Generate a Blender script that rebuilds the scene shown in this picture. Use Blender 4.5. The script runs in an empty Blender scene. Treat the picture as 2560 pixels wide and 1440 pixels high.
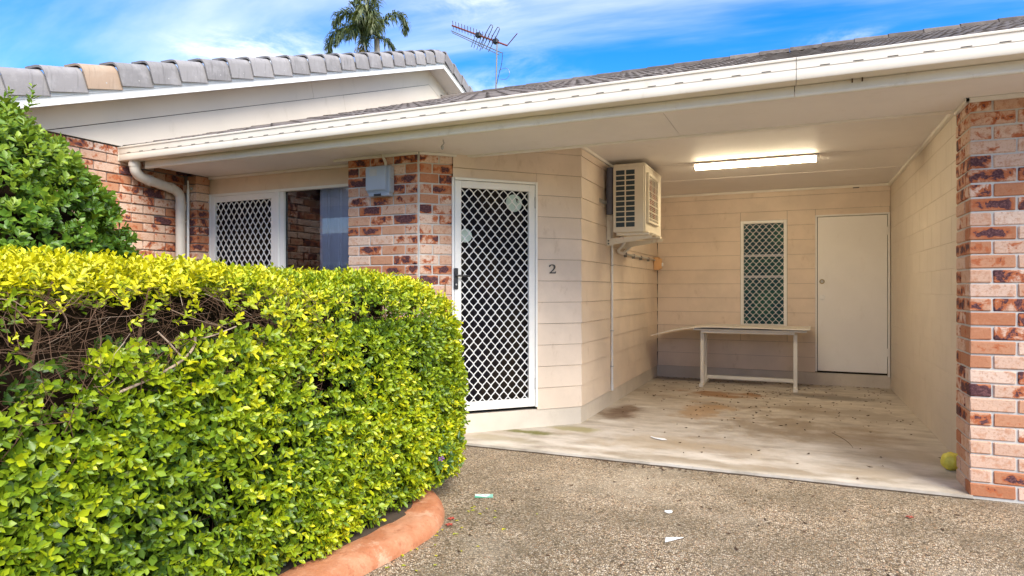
import bpy, bmesh, math, random
import numpy as np
from mathutils import Vector, Matrix
R = math.radians
random.seed(7)
rng = np.random.default_rng(11)
S = bpy.context.scene
C = S.collection

# ------------------------------------------------------------------ camera
cd = bpy.data.cameras.new('camera'); cam = bpy.data.objects.new('camera', cd); C.objects.link(cam)
cam.location = (0, 0, 1.244); cam.rotation_euler = (R(90), 0, 0.4146)
cd.sensor_width = 36; cd.lens = 22.73; cd.shift_y = 0.0013
cd.clip_start = 0.05; cd.clip_end = 2000
S.camera = cam
# ------------------------------------------------------------------ render settings / exposure
S.view_settings.view_transform = 'Standard'; S.view_settings.look = 'None'
S.view_settings.exposure = 2.0; S.view_settings.gamma = 1
S.view_settings.use_curve_mapping = False
S.view_settings.use_white_balance = True; S.view_settings.white_balance_temperature = 6750; S.view_settings.white_balance_tint = 10
try:
    S.cycles.use_denoising = True
    S.cycles.max_bounces = 10; S.cycles.diffuse_bounces = 6; S.cycles.transparent_max_bounces = 12
except Exception: pass
# ------------------------------------------------------------------ sun + sky
SUN_EL, SUN_AZ = R(43), R(128)          # azimuth clockwise from +Y: behind the camera, to its right
sd = bpy.data.lights.new('sun', 'SUN'); sun = bpy.data.objects.new('sun', sd); C.objects.link(sun)
sd.energy = 1.75; sd.angle = R(40); sd.color = (1, .96, .88)
sv = Vector((math.sin(SUN_AZ)*math.cos(SUN_EL), math.cos(SUN_AZ)*math.cos(SUN_EL), math.sin(SUN_EL)))
sun.rotation_euler = sv.to_track_quat('Z', 'Y').to_euler(); sun.location = sv*60

W = bpy.data.worlds.new('World'); S.world = W; W.use_nodes = True
nt = W.node_tree; nt.nodes.clear()
def wn(t, **k):
    n = nt.nodes.new(t)
    for a, b in k.items(): setattr(n, a, b)
    return n
L = nt.links.new
sky = wn('ShaderNodeTexSky', sky_type='NISHITA'); sky.sun_disc = False
sky.sun_elevation = SUN_EL; sky.sun_rotation = SUN_AZ; sky.air_density = 1.0; sky.dust_density = 0.3; sky.ozone_density = 2.5
hs = wn('ShaderNodeHueSaturation'); hs.inputs['Hue'].default_value = .514; hs.inputs['Saturation'].default_value = 1.5; hs.inputs['Value'].default_value = .57
L(sky.outputs[0], hs.inputs['Color'])
tc = wn('ShaderNodeTexCoord'); sp = wn('ShaderNodeSeparateXYZ'); L(tc.outputs['Generated'], sp.inputs[0])
def wm(op, a, b):
    n = wn('ShaderNodeMath', operation=op)
    for i, v in enumerate((a, b)):
        if isinstance(v, (int, float)): n.inputs[i].default_value = v
        elif v is not None: L(v, n.inputs[i])
    return n.outputs[0]
zz = wm('ADD', wm('MAXIMUM', sp.outputs[2], 0.0), 0.12)
cx = wn('ShaderNodeCombineXYZ'); L(wm('DIVIDE', sp.outputs[0], zz), cx.inputs[0]); L(wm('DIVIDE', sp.outputs[1], zz), cx.inputs[1])
def cloud(loc, rot, scl, nscale, detail, rough, lo, hi, dist=0.0):
    mp = wn('ShaderNodeMapping'); mp.inputs['Location'].default_value = loc; mp.inputs['Rotation'].default_value = (0, 0, rot); mp.inputs['Scale'].default_value = scl
    L(cx.outputs[0], mp.inputs[0])
    no = wn('ShaderNodeTexNoise'); no.inputs['Scale'].default_value = nscale; no.inputs['Detail'].default_value = detail; no.inputs['Roughness'].default_value = rough
    no.inputs['Distortion'].default_value = dist
    L(mp.outputs[0], no.inputs['Vector'])
    mr = wn('ShaderNodeMapRange', interpolation_type='SMOOTHSTEP'); mr.inputs[1].default_value = lo; mr.inputs[2].default_value = hi
    L(no.outputs[0], mr.inputs[0])
    return mr.outputs[0]
c_big = cloud((1.75, 6.1, 0), 0, (1, 1, 1), .60, 3, .5, .45, .62)
c_fin = cloud((0.4, 2.2, 0), 0, (1, 1, 1), 4.2, 12, .64, .40, .70, .4)
c_cir = cloud((8.8, 2.2, 0), R(-20), (.40, 1.5, 1), .9, 7, .55, .38, .74, .4)
cm = wm('MINIMUM', wm('ADD', wm('MULTIPLY', wm('MULTIPLY', c_big, c_fin), 1.25), wm('MULTIPLY', c_cir, .68)), .80)
mx = wn('ShaderNodeMix', data_type='RGBA'); L(cm, mx.inputs[0]); L(hs.outputs[0], mx.inputs[6]); mx.inputs[7].default_value = (2.75, 2.85, 2.98, 1)
bg = wn('ShaderNodeBackground'); bg.inputs[1].default_value = .14; L(mx.outputs[2], bg.inputs[0])
wo = wn('ShaderNodeOutputWorld'); L(bg.outputs[0], wo.inputs[0])

# ================================================================== materials
MATS = {}
class NT:
    """small helper around a material's node tree"""
    def __init__(s, name, rough=.6, spec=.4):
        m = bpy.data.materials.new(name); m.use_nodes = True; s.m = m; s.t = m.node_tree
        s.b = s.t.nodes['Principled BSDF']; s.out = s.t.nodes['Material Output']
        s.b.inputs['Roughness'].default_value = rough; s.b.inputs['Specular IOR Level'].default_value = spec
        s.tc = s.n('ShaderNodeTexCoord'); MATS[name] = m
    def n(s, t, **k):
        n = s.t.nodes.new(t)
        for a, b in k.items(): setattr(n, a, b)
        return n
    def l(s, a, b): s.t.links.new(a, b)
    def vec(s, scale=(1, 1, 1), loc=(0, 0, 0), src=None, rot=(0, 0, 0)):
        mp = s.n('ShaderNodeMapping'); mp.inputs['Scale'].default_value = scale; mp.inputs['Location'].default_value = loc; mp.inputs['Rotation'].default_value = rot
        s.l(src or s.tc.outputs['Object'], mp.inputs[0]); return mp.outputs[0]
    def noise(s, scale, detail=4, rough=.5, vec=None, dist=0.):
        n = s.n('ShaderNodeTexNoise'); n.inputs['Scale'].default_value = scale; n.inputs['Detail'].default_value = detail; n.inputs['Roughness'].default_value = rough; n.inputs['Distortion'].default_value = dist
        s.l(vec or s.tc.outputs['Object'], n.inputs['Vector']); return n.outputs[0]
    def ramp(s, f, stops, interp='LINEAR'):
        r = s.n('ShaderNodeValToRGB'); r.color_ramp.interpolation = interp; e = r.color_ramp.elements
        while len(e) < len(stops): e.new(.5)
        for i, (p, c) in enumerate(stops): e[i].position = p; e[i].color = (*c, 1) if len(c) == 3 else c
        s.l(f, r.inputs[0]); return r.outputs[0]
    def mr(s, f, a, b, c=0., d=1., smooth=True):
        n = s.n('ShaderNodeMapRange', interpolation_type='SMOOTHSTEP' if smooth else 'LINEAR')
        for i, v in enumerate((a, b, c, d)): n.inputs[i+1].default_value = v
        s.l(f, n.inputs[0]); return n.outputs[0]
    def math(s, op, a, b=None):
        n = s.n('ShaderNodeMath', operation=op)
        for i, v in enumerate((a, b)):
            if v is None: continue
            if isinstance(v, (int, float)): n.inputs[i].default_value = v
            else: s.l(v, n.inputs[i])
        return n.outputs[0]
    def mix(s, f, a, b, mode='MIX'):
        n = s.n('ShaderNodeMix', data_type='RGBA', blend_type=mode)
        for sock, v in ((n.inputs[0], f), (n.inputs[6], a), (n.inputs[7], b)):
            if isinstance(v, (int, float)): sock.default_value = v
            elif isinstance(v, tuple): sock.default_value = (*v, 1) if len(v) == 3 else v
            else: s.l(v, sock)
        return n.outputs[2]
    def color(s, v):
        if isinstance(v, tuple): s.b.inputs['Base Color'].default_value = (*v, 1)
        else: s.l(v, s.b.inputs['Base Color'])
    def bump(s, h, strength=.3, dist=.01):
        b = s.n('ShaderNodeBump'); b.inputs['Strength'].default_value = strength; b.inputs['Distance'].default_value = dist
        s.l(h, b.inputs['Height']); s.l(b.outputs[0], s.b.inputs['Normal'])
    def attr(s, name):
        a = s.n('ShaderNodeAttribute'); a.attribute_name = name; return a
    def rand(s):
        return s.n('ShaderNodeObjectInfo').outputs['Random']

def paint(name, col, rough=.55, var=.10, scale=2.2, grime=(.42, .34, .24), gamt=.18, bump=.06, bscale=60):
    k = NT(name, rough)
    n1 = k.noise(scale, 5, .6); n2 = k.noise(scale*6, 6, .65, k.vec((1, 1, .45)))
    dark = tuple(c*(1-var) for c in col)
    a = k.mix(k.mr(n1, .35, .65), dark, col)
    a = k.mix(k.math('MULTIPLY', k.mr(n2, .56, .78), gamt), a, grime)
    k.color(a); k.bump(k.noise(bscale, 3), bump, .004)
    return k
# walls and trim
k = paint('siding_paint', (.745, .615, .49), .5, .13, 1.6, (.36, .24, .13), .38, .14, 45)
k = paint('plinth_paint', (.62, .55, .46), .7, .12, 2.5, (.36, .28, .2), .3, .2, 70)
paint('white_frame', (.80, .79, .75), .35, .04, 3, (.5, .45, .38), .12, .03, 80)
paint('white_grille', (.80, .80, .78), .4, .03, 3, (.5, .45, .38), .05, .02, 80)
paint('door_paint', (.84, .815, .785), .4, .05, 1.2, (.5, .42, .32), .15, .03, 90)
paint('gutter_paint', (.76, .685, .575), .35, .06, 2.0, (.45, .36, .24), .22, .03, 60)
paint('fascia_paint', (.75, .70, .60), .45, .08, 2.0, (.34, .25, .13), .42, .05, 50)
paint('soffit_paint', (.80, .76, .73), .6, .08, .9, (.45, .36, .27), .22, .06, 30)
paint('ceiling_paint', (.80, .76, .73), .6, .07, .9, (.45, .35, .26), .18, .06, 30)
paint('strip_paint', (.78, .74, .67), .45, .05, 3, (.45, .36, .25), .15, .03, 60)
paint('block_paint', (.66, .575, .475), .6, .08, 1.3, (.42, .33, .22), .3, .12, 110)
paint('cladding_paint', (.78, .685, .565), .5, .06, 1.1, (.48, .40, .27), .3, .06, 40)
paint('pipe_paint', (.66, .60, .52), .45, .08, 3, (.4, .32, .22), .3, .05, 50)
paint('aircon_paint', (.74, .67, .54), .4, .06, 3, (.4, .28, .16), .2, .03, 60)
paint('table_paint', (.74, .71, .64), .4, .05, 4, (.45, .38, .3), .2, .03, 60)
paint('sheet_board', (.76, .72, .66), .6, .1, 4, (.3, .25, .2), .4, .1, 60)
paint('meter_paint', (.36, .40, .46), .4, .05, 5, (.3, .3, .3), .1, .03, 60)
paint('conduit_white', (.72, .70, .66), .4, .05, 5, (.45, .38, .3), .15, .02, 60)
paint('galvanised', (.45, .44, .42), .35, .12, 8, (.25, .2, .15), .3, .03, 60)
k = paint('rusty_bracket', (.70, .63, .50), .5, .05, 4, (.42, .16, .05), .85, .1, 60)
paint('switch_orange', (.72, .42, .20), .45, .06, 6, (.4, .2, .1), .2, .03, 60)
def plain(name, col, rough=.5, var=.15, scale=12, metal=0.):
    k = NT(name, rough); k.color(k.mix(k.noise(scale, 3), tuple(c*(1-var) for c in col), tuple(min(1, c*(1+var)) for c in col)))
    k.b.inputs['Metallic'].default_value = metal; return k
plain('dark_recess', (.022, .025, .03), .7)
plain('fin_dark', (.035, .055, .07), .45, .5, 60)
plain('black_plastic', (.02, .02, .022), .35)
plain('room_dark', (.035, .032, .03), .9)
plain('black_number', (.05, .048, .045), .4)
plain('mortar', (.54, .52, .48), .95, .14, 30)
plain('mortar_shaded', (.24, .21, .19), .95, .14, 30)  # darker copy of the mortar, joint shadow put into its colour
plain('dark_gap', (.04, .032, .025), .95)
plain('antenna_grey', (.20, .19, .18), .4, .2, 10, .4)
plain('antenna_rust', (.20, .055, .035), .6, .3, 12)
plain('paper_white', (.82, .82, .82), .7, .03, 10)
plain('sticker_pale', (.60, .74, .66), .5, .05, 6)
plain('brass', (.33, .25, .13), .35, .1, 10, .6)
plain('curtain', (.78, .76, .80), .85, .05, 8)
plain('flower_red', (.35, .05, .03), .6, .4, 40)
plain('flower_purple', (.35, .12, .5), .6, .2, 40)
plain('logo_blue', (.20, .42, .55), .5, .05)
plain('debris_brown', (.08, .045, .025), .8, .6, 40)
plain('soil', (.06, .042, .028), .95, .4, 20)
plain('sling_grey', (.10, .10, .13), .8, .2, 20)
plain('blade_grey', (.16, .13, .11), .6, .2, 20)
k = plain('ball_yellow', (.88, .74, .10), .4, .25, 25); k.bump(k.noise(22, 4), .8, .02)

# brick : pink-cream face, orange-red flashing, plum burn marks; every brick its own
k = NT('brick', .85, .25)
r = k.rand(); off = k.n('ShaderNodeCombineXYZ')
for i, f in enumerate((37., 71., 113.)): k.l(k.math('MULTIPLY', r, f), off.inputs[i])
va = k.n('ShaderNodeVectorMath', operation='ADD'); k.l(k.tc.outputs['Object'], va.inputs[0]); k.l(off.outputs[0], va.inputs[1]); v = va.outputs[0]
wn1 = k.n('ShaderNodeTexWhiteNoise', noise_dimensions='1D'); k.l(k.math('MULTIPLY', r, 917.3), wn1.inputs['W'])
wn2 = k.n('ShaderNodeTexWhiteNoise', noise_dimensions='1D'); k.l(k.math('MULTIPLY', r, 331.7), wn2.inputs['W'])
base = k.ramp(wn1.outputs[0], [(0, (.66, .47, .36)), (.28, (.58, .36, .25)), (.46, (.69, .52, .41)), (.62, (.60, .385, .27)), (.8, (.52, .26, .15)), (1, (.42, .165, .08))])
fine = k.noise(75, 5, .7, v)
base = k.mix(k.math('MULTIPLY', k.mr(k.noise(20, 5, .65, v), .5, .66), .7), base, (.50, .235, .13)); base = k.mix(k.mr(fine, .50, .70), base, k.mix(.55, base, (.34, .12, .05)))
sc = k.n('ShaderNodeSeparateXYZ'); k.l(k.tc.outputs['Object'], sc.inputs[0])
cen = k.math('SUBTRACT', 1.0, k.math('ADD', k.math('POWER', k.math('ABSOLUTE', k.math('DIVIDE', sc.outputs[0], .105)), 2.2), k.math('POWER', k.math('ABSOLUTE', k.math('DIVIDE', sc.outputs[2], .036)), 2.4)))
blot = k.noise(12.5, 5, .62, v, .35)
burn = k.math('ADD', blot, k.math('MULTIPLY', k.math('MAXIMUM', cen, 0.0), k.math('MULTIPLY', wn1.outputs[0], .20)))
thr = k.math('SUBTRACT', burn, k.ramp(wn2.outputs[0], [(0, (.02,)*3), (.10, (.0,)*3), (.2, (.07,)*3), (.55, (.14,)*3), (.85, (.27,)*3), (1, (.30,)*3)]))
redm = k.mr(thr, .41, .50); drk = k.mr(thr, .52, .56)
col = k.mix(redm, base, k.mix(k.noise(40, 4, .6, v), (.50, .165, .06), (.34, .085, .04)))
col = k.mix(drk, col, k.mix(k.mr(k.noise(90, 3, .6, v), .4, .7), (.075, .030, .034), (.18, .08, .078)))
k.color(col); k.bump(k.noise(60, 6, .7, v), .5, .006)

# concrete slab with stains where they lie
k = NT('slab_concrete', .62, .4)
P = k.tc.outputs['Object']
big = k.noise(.8, 6, .6, k.vec((1, 1.6, 1))); mid = k.noise(3.2, 8, .68, k.vec((.8, 1.8, 1), (2, 5, 0))); fi = k.noise(38, 6, .7)
col = k.ramp(mid, [(.28, (.25, .205, .16)), (.42, (.42, .37, .30)), (.54, (.54, .485, .41)), (.72, (.63, .585, .515))])
col = k.mix(k.math('MULTIPLY', k.mr(big, .48, .70), .6), col, (.25, .175, .105))
col = k.mix(k.math('MULTIPLY', k.mr(fi, .55, .8), .35), col, (.20, .16, .12))
def spot(cxy, rx, ry, c, amt, sc=3.0, rag=.5):
    global col
    vs = k.vec((1/rx, 1/ry, 0), (-cxy[0]/rx, -cxy[1]/ry, 0))
    ln = k.n('ShaderNodeVectorMath', operation='LENGTH'); k.l(vs, ln.inputs[0])
    d = k.math('ADD', ln.outputs['Value'], k.math('MULTIPLY', k.math('SUBTRACT', k.noise(sc, 6, .65), .5), rag*4))
    col = k.mix(k.math('MULTIPLY', k.mr(d, 1.0, .25), amt), col, c)
spot((-.83, 8.0), .62, .32, (.30, .135, .035), .8, 3.6, .75)
spot((-.86, 6.85), .34, .66, (.42, .25, .11), .65, 3.6, .8)
spot((-1.62, 6.45), .28, .55, (.13, .07, .035), .85, 3.5, .45)
spot((.3, 8.3), .75, .30, (.15, .125, .10), .7, 3.0, .5)
spot((-.05, 6.3), .8, .6, (.27, .20, .125), .7, 2.5, .8)
spot((.3, 7.2), .9, .5, (.24, .19, .14), .5, 2.2, .9)
spot((-1.0, 5.3), 1.0, .35, (.40, .31, .20), .5, 2.4, .9)
spot((.55, 5.0), .5, .2, (.36, .28, .18), .5, 3, .8)
spot((-1.0, 9.15), 1.0, .22, (.16, .135, .115), .8, 2.4, .4)
spot((-2.12, 5.22), .30, .12, (.13, .13, .012), .95, 4, .45)
spot((-1.80, 5.50), .35, .14, (.27, .24, .07), .7, 5, .4)
spot((-2.3, 4.9), .5, .15, (.30, .24, .12), .5, 4, .5)
spot((-1.45, 6.85), .16, .10, (.68, .66, .6), .8, 6, .5)
spot((-1.62, 5.95), .16, .10, (.66, .62, .54), .7, 8, .6)
spot((-.5, 4.8), 1.4, .10, (.25, .19, .12), .6, 3, .6)
spot((.75, 5.6), .35, .35, (.30, .23, .14), .5, 3, .5)
k.color(col); k.bump(fi, .15, .004)
k.l(k.mr(mid, .3, .7, .42, .75), k.b.inputs['Roughness'])

# exposed aggregate paving
k = NT('aggregate', .6, .45)
vo = k.n('ShaderNodeTexVoronoi', feature='F1'); vo.inputs['Scale'].default_value = 104; vo.inputs['Randomness'].default_value = 1
vd = k.n('ShaderNodeTexVoronoi', feature='DISTANCE_TO_EDGE'); vd.inputs['Scale'].default_value = 104
wv = k.vec((1, 1, 1)); k.l(wv, vo.inputs['Vector']); k.l(wv, vd.inputs['Vector'])
sx = k.n('ShaderNodeSeparateColor'); k.l(vo.outputs['Color'], sx.inputs[0])
peb = k.ramp(sx.outputs[0], [(0, (.09, .06, .035)), (.14, (.26, .17, .095)), (.34, (.52, .38, .225)), (.52, (.40, .32, .24)), (.68, (.66, .50, .32)), (.86, (.80, .69, .53)), (1, (.52, .29, .15))])
big = k.noise(1.1, 6, .62); big2 = k.noise(5, 6, .65)
edge = k.mr(vd.outputs['Distance'], .02, .16)
gap = k.mix(k.mr(big, .4, .65), (.06, .046, .028), (.17, .125, .08))
col = k.mix(edge, gap, peb)
moss = k.math('MULTIPLY', k.mr(k.math('ADD', big, k.math('MULTIPLY', big2, .35)), .52, .82), .66)
col = k.mix(moss, col, k.mix(.72, col, (.045, .04, .018)))
col = k.mix(k.math('MULTIPLY', k.mr(k.noise(.9, 5, .6, k.vec((1, 1, 1), (9, 3, 0))), .5, .72), .3), col, (.58, .50, .38))
k.color(col); k.bump(k.mr(vd.outputs['Distance'], .0, .3), 0.8, .004)

# terracotta coloured kerb
k = NT('kerb_terracotta', .6, .35)
a = k.mix(k.mr(k.noise(5, 6, .65), .35, .65), (.40, .15, .07), (.50, .24, .135))
a = k.mix(k.math('MULTIPLY', k.mr(k.noise(22, 6, .7), .50, .70), .6), a, (.27, .085, .035)); a = k.mix(k.math('MULTIPLY', k.mr(k.noise(9, 7, .72, k.vec((1, 1, 1), (3, 1, 2))), .54, .68), .7), a, (.60, .36, .24))
k.color(a); k.bump(k.noise(35, 6, .7), .8, .008)

# concrete roof tiles
def tilemat(name, cs, lich):
    k = NT(name, .85, .25); r = k.rand()
    a = k.ramp(r, [(0, cs[0]), (.5, cs[1]), (1, cs[2])])
    n = k.noise(7, 6, .68, k.vec((1, 1, 1))); a = k.mix(k.math('MULTIPLY', k.mr(n, .45, .7), .55), a, lich)
    st = k.noise(16, 5, .6, k.vec((1, 2.5, .25))); a = k.mix(k.math('MULTIPLY', k.mr(st, .52, .75), .45), a, tuple(c*.35 for c in cs[0]))
    k.color(a); k.bump(k.noise(70, 5, .7), .35, .004)
tilemat('verge_tile_grey', ((.205, .195, .195), (.30, .285, .285), (.245, .23, .232)), (.37, .355, .355))
tilemat('verge_tile_tan', ((.38, .275, .20), (.38, .275, .20), (.38, .275, .20)), (.44, .35, .27))
tilemat('roof_tile', ((.085, .07, .06), (.13, .105, .09), (.17, .145, .125)), (.22, .19, .165))

# leaves
def leafmat(name, dark, mid, light, yellow):
    k = NT(name, .42, .5)
    t = k.attr('tint').outputs['Fac']
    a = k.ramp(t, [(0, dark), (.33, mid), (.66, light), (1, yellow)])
    k.color(a)
    tr = k.n('ShaderNodeBsdfTranslucent'); k.l(k.mix(.5, a, (.40, .46, .02), 'MIX'), tr.inputs[0])
    ms = k.n('ShaderNodeMixShader'); ms.inputs[0].default_value = .22
    k.l(k.b.outputs[0], ms.inputs[1]); k.l(tr.outputs[0], ms.inputs[2]); k.l(ms.outputs[0], k.out.inputs[0])
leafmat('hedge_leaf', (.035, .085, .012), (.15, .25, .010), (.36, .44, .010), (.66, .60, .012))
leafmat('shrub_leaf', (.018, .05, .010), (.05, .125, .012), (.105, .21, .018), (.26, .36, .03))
leafmat('weed_leaf', (.02, .06, .015), (.04, .11, .02), (.07, .16, .03), (.12, .22, .04))
leafmat('palm_leaf', (.022, .04, .016), (.05, .075, .032), (.11, .135, .06), (.24, .25, .13))
k = NT('twig', .8, .2); k.color(k.ramp(k.attr('tint').outputs['Fac'], [(0, (.09, .05, .03)), (.5, (.13, .075, .045)), (1, (.47, .36, .27))]))
k = NT('core_shade', .95, .05); k.color(k.mix(k.noise(30, 4), (.012, .008, .005), (.03, .018, .011)))  # near-black colour standing in for shade deep inside the foliage
plain('palm_trunk', (.36, .31, .27), .85, .2, 6)
plain('palm_seed', (.42, .30, .08), .8, .35, 14)

# glass
k = NT('window_glass', .02, .5)
gl = k.n('ShaderNodeBsdfGlossy'); gl.inputs['Roughness'].default_value = .015; gl.inputs[0].default_value = (.9, .93, 1, 1)
tp = k.n('ShaderNodeBsdfTransparent'); tp.inputs[0].default_value = (.86, .87, .9, 1)
fr = k.n('ShaderNodeFresnel'); fr.inputs[0].default_value = 1.75
ms = k.n('ShaderNodeMixShader'); k.l(fr.outputs[0], ms.inputs[0]); k.l(tp.outputs[0], ms.inputs[1]); k.l(gl.outputs[0], ms.inputs[2]); k.l(ms.outputs[0], k.out.inputs[0])
k = NT('louvre_glass', .35, .15); k.color(k.mix(k.mr(k.noise(3, 3), .4, .6), (.015, .06, .085), (.03, .11, .10)))
k = NT('screen_backing', .6, .08); k.color(k.mix(k.mr(k.noise(2.2, 3), .45, .6), (.010, .009, .013), (.022, .016, .012)))
# fluorescent tube diffuser
k = NT('lamp_diffuser', .4); k.color((.9, .88, .8)); k.b.inputs['Emission Color'].default_value = (1, .85, .59, 1); k.b.inputs['Emission Strength'].default_value = 16
# printed flyer
k = NT('flyer_print', .5); s2 = k.n('ShaderNodeSeparateXYZ'); k.l(k.tc.outputs['Generated'], s2.inputs[0])
a = k.mix(k.mr(s2.outputs[1], .28, .32), (.10, .42, .27), (.62, .76, .70)); a = k.mix(k.mr(s2.outputs[0], .70, .74), a, (.20, .52, .40))
a = k.mix(k.math('MULTIPLY', k.mr(k.noise(70, 2), .55, .6), k.mr(s2.outputs[1], .45, .5)), a, (.2, .3, .3)); k.color(a)
k = NT('ground_grass', .95, .1); k.color(k.mix(k.noise(.7, 6), (.06, .09, .03), (.13, .14, .06)))

# ================================================================== mesh building
class MB:
    def __init__(s): s.v = []; s.f = []; s.a = None
    def add(s, vs, fs):
        o = len(s.v); s.v += [tuple(p) for p in vs]; s.f += [tuple(i+o for i in f) for f in fs]; return s
    def box(s, x0, x1, y0, y1, z0, z1):
        return s.add([(x0,y0,z0),(x1,y0,z0),(x1,y1,z0),(x0,y1,z0),(x0,y0,z1),(x1,y0,z1),(x1,y1,z1),(x0,y1,z1)],
                     [(0,3,2,1),(4,5,6,7),(0,1,5,4),(1,2,6,5),(2,3,7,6),(3,0,4,7)])
    def fbox(s, o, t, n, s0, s1, n0, n1, z0, z1):
        """box in a wall frame: o origin (x,y), t along, n outward"""
        P = lambda a, b, z: (o[0]+t[0]*a+n[0]*b, o[1]+t[1]*a+n[1]*b, z)
        return s.add([P(s0,n0,z0),P(s1,n0,z0),P(s1,n1,z0),P(s0,n1,z0),P(s0,n0,z1),P(s1,n0,z1),P(s1,n1,z1),P(s0,n1,z1)],
                     [(0,3,2,1),(4,5,6,7),(0,1,5,4),(1,2,6,5),(2,3,7,6),(3,0,4,7)])
    def prism(s, a, b):
        """loft two equal loops and cap them"""
        n = len(a); f = [(i, (i+1) % n, n+(i+1) % n, n+i) for i in range(n)]
        return s.add(list(a)+list(b), f+[tuple(range(n-1, -1, -1)), tuple(range(n, 2*n))])
    def tube(s, pts, r, n=8, cap=True):
        pts = [Vector(p) for p in pts]; m = len(pts); rs = r if isinstance(r, (list, tuple)) else [r]*m
        rings = []; up = None
        for i, p in enumerate(pts):
            d = (pts[min(i+1, m-1)]-pts[max(i-1, 0)]).normalized()
            if up is None: up = Vector((0, 0, 1)) if abs(d.z) < .9 else Vector((1, 0, 0))
            a = d.cross(up).normalized(); b = a.cross(d).normalized(); up = b
            rings.append([p+(a*math.cos(2*math.pi*j/n)+b*math.sin(2*math.pi*j/n))*rs[i] for j in range(n)])
        vs = [q for rg in rings for q in rg]; fs = []
        for i in range(m-1):
            for j in range(n): fs.append((i*n+j, i*n+(j+1) % n, (i+1)*n+(j+1) % n, (i+1)*n+j))
        if cap: fs += [tuple(range(n-1, -1, -1)), tuple(range((m-1)*n, m*n))]
        return s.add(vs, fs)
    def lathe(s, prof, c=(0, 0, 0), n=16, M=None):
        vs = []; fs = []
        for r_, z in prof:
            for j in range(n):
                q = Vector((r_*math.cos(2*math.pi*j/n), r_*math.sin(2*math.pi*j/n), z))
                if M: q = M @ q
                vs.append(q+Vector(c))
        m = len(prof)
        for i in range(m-1):
            for j in range(n): fs.append((i*n+j, i*n+(j+1) % n, (i+1)*n+(j+1) % n, (i+1)*n+j))
        fs += [tuple(range(n-1, -1, -1)), tuple(range((m-1)*n, m*n))]
        return s.add(vs, fs)
    def build(s, name, mat, parent=None, bevel=0., seg=1, smooth=False, origin=None, kind=None):
        me = bpy.data.meshes.new(name); me.from_pydata(s.v, [], s.f)
        bm = bmesh.new(); bm.from_mesh(me)
        bmesh.ops.recalc_face_normals(bm, faces=bm.faces)
        if bevel: bmesh.ops.bevel(bm, geom=[e for e in bm.edges if len(e.link_faces) == 2 and e.calc_face_angle(0) > .5], offset=bevel, segments=seg, affect='EDGES', clamp_overlap=True)
        bm.to_mesh(me); bm.free()
        if smooth:
            me.shade_smooth(); me.set_sharp_from_angle(angle=R(38))
        me.materials.append(MATS[mat] if isinstance(mat, str) else mat)
        return link(name, me, parent, origin, kind)
def link(name, me, parent=None, origin=None, kind=None):
    o = bpy.data.objects.new(name, me); C.objects.link(o)
    if origin is not None:
        me.transform(Matrix.Translation(-Vector(origin))); o.location = origin
    if parent: put(o, parent)
    if kind: o['kind'] = kind
    return o
WL = {}
def wloc(p):
    q = Vector((0, 0, 0))
    while p is not None:
        q += Vector(p.location) if p.get('_root') else Vector((0, 0, 0)); p = p.parent
    return q
def put(o, p):
    o.parent = p
    if p.type == 'EMPTY': o.matrix_parent_inverse = Matrix.Translation(-Vector(p.location))
    elif p.parent is None: o.matrix_parent_inverse = Matrix.Translation(-Vector(p.location))
def thing(name, label, cat, loc, group=None):
    o = bpy.data.objects.new(name, None); C.objects.link(o); o.location = loc; o.empty_display_size = .2
    o['label'] = label; o['category'] = cat
    if group: o['group'] = group
    return o
def tag(o, label, cat, group=None):
    o['label'] = label; o['category'] = cat
    if group: o['group'] = group
    return o
def struct(o): o['kind'] = 'structure'; return o
def vnorm(x, y): l = math.hypot(x, y); return (x/l, y/l)

# ================================================================== ground
GZ = -.022
struct(MB().add([(-400,-400,GZ-.05),(400,-400,GZ-.05),(400,400,GZ-.05),(-400,400,GZ-.05)], [(0,1,2,3)]).build('ground', 'ground_grass'))
m = MB(); nx = 40
m.add([(-9,-22,GZ),(16,-22,GZ),(16,4.9,GZ),(-9,4.9,GZ)], [(0,1,2,3)])
struct(m.build('driveway', 'aggregate'))
# carport slab: front edge thin, slightly worn
m = MB(); front = [(-3.3, 4.625)]
for i in range(1, 40):
    x = -3.3+i*(4.24/40); front.append((x, 4.640+.012*(x+3.3)+random.uniform(-.004, .004)))
front.append((.975, 4.69)); top = front+[(.975, 5.03), (1.12, 5.03), (1.12, 9.5), (-3.3, 9.5)]
m.prism([(x, y, -.10) for x, y in top], [(x, y, 0) for x, y in top])
struct(m.build('carport_slab', 'slab_concrete'))
# garden soil
soil = [(-1.95,.1),(-1.93,2.3),(-1.88,2.9),(-2.05,3.32),(-2.4,3.62),(-3.4,4.0),(-3.4,4.62),(-5.7,4.62),(-5.7,.1)]
struct(MB().prism([(x, y, GZ-.03) for x, y in soil], [(x, y, .055) for x, y in soil]).build('garden_soil', 'soil'))
# dirty open joint between slab and driveway
m = MB(); top = [(x, y-.012-random.uniform(0, .014)) for x, y in front]+[(x, y+.03) for x, y in front[::-1]]
m.prism([(x, y, GZ-.004) for x, y in top], [(x, y, GZ+.004) for x, y in top]); struct(m.build('slab_joint', 'soil'))
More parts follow.
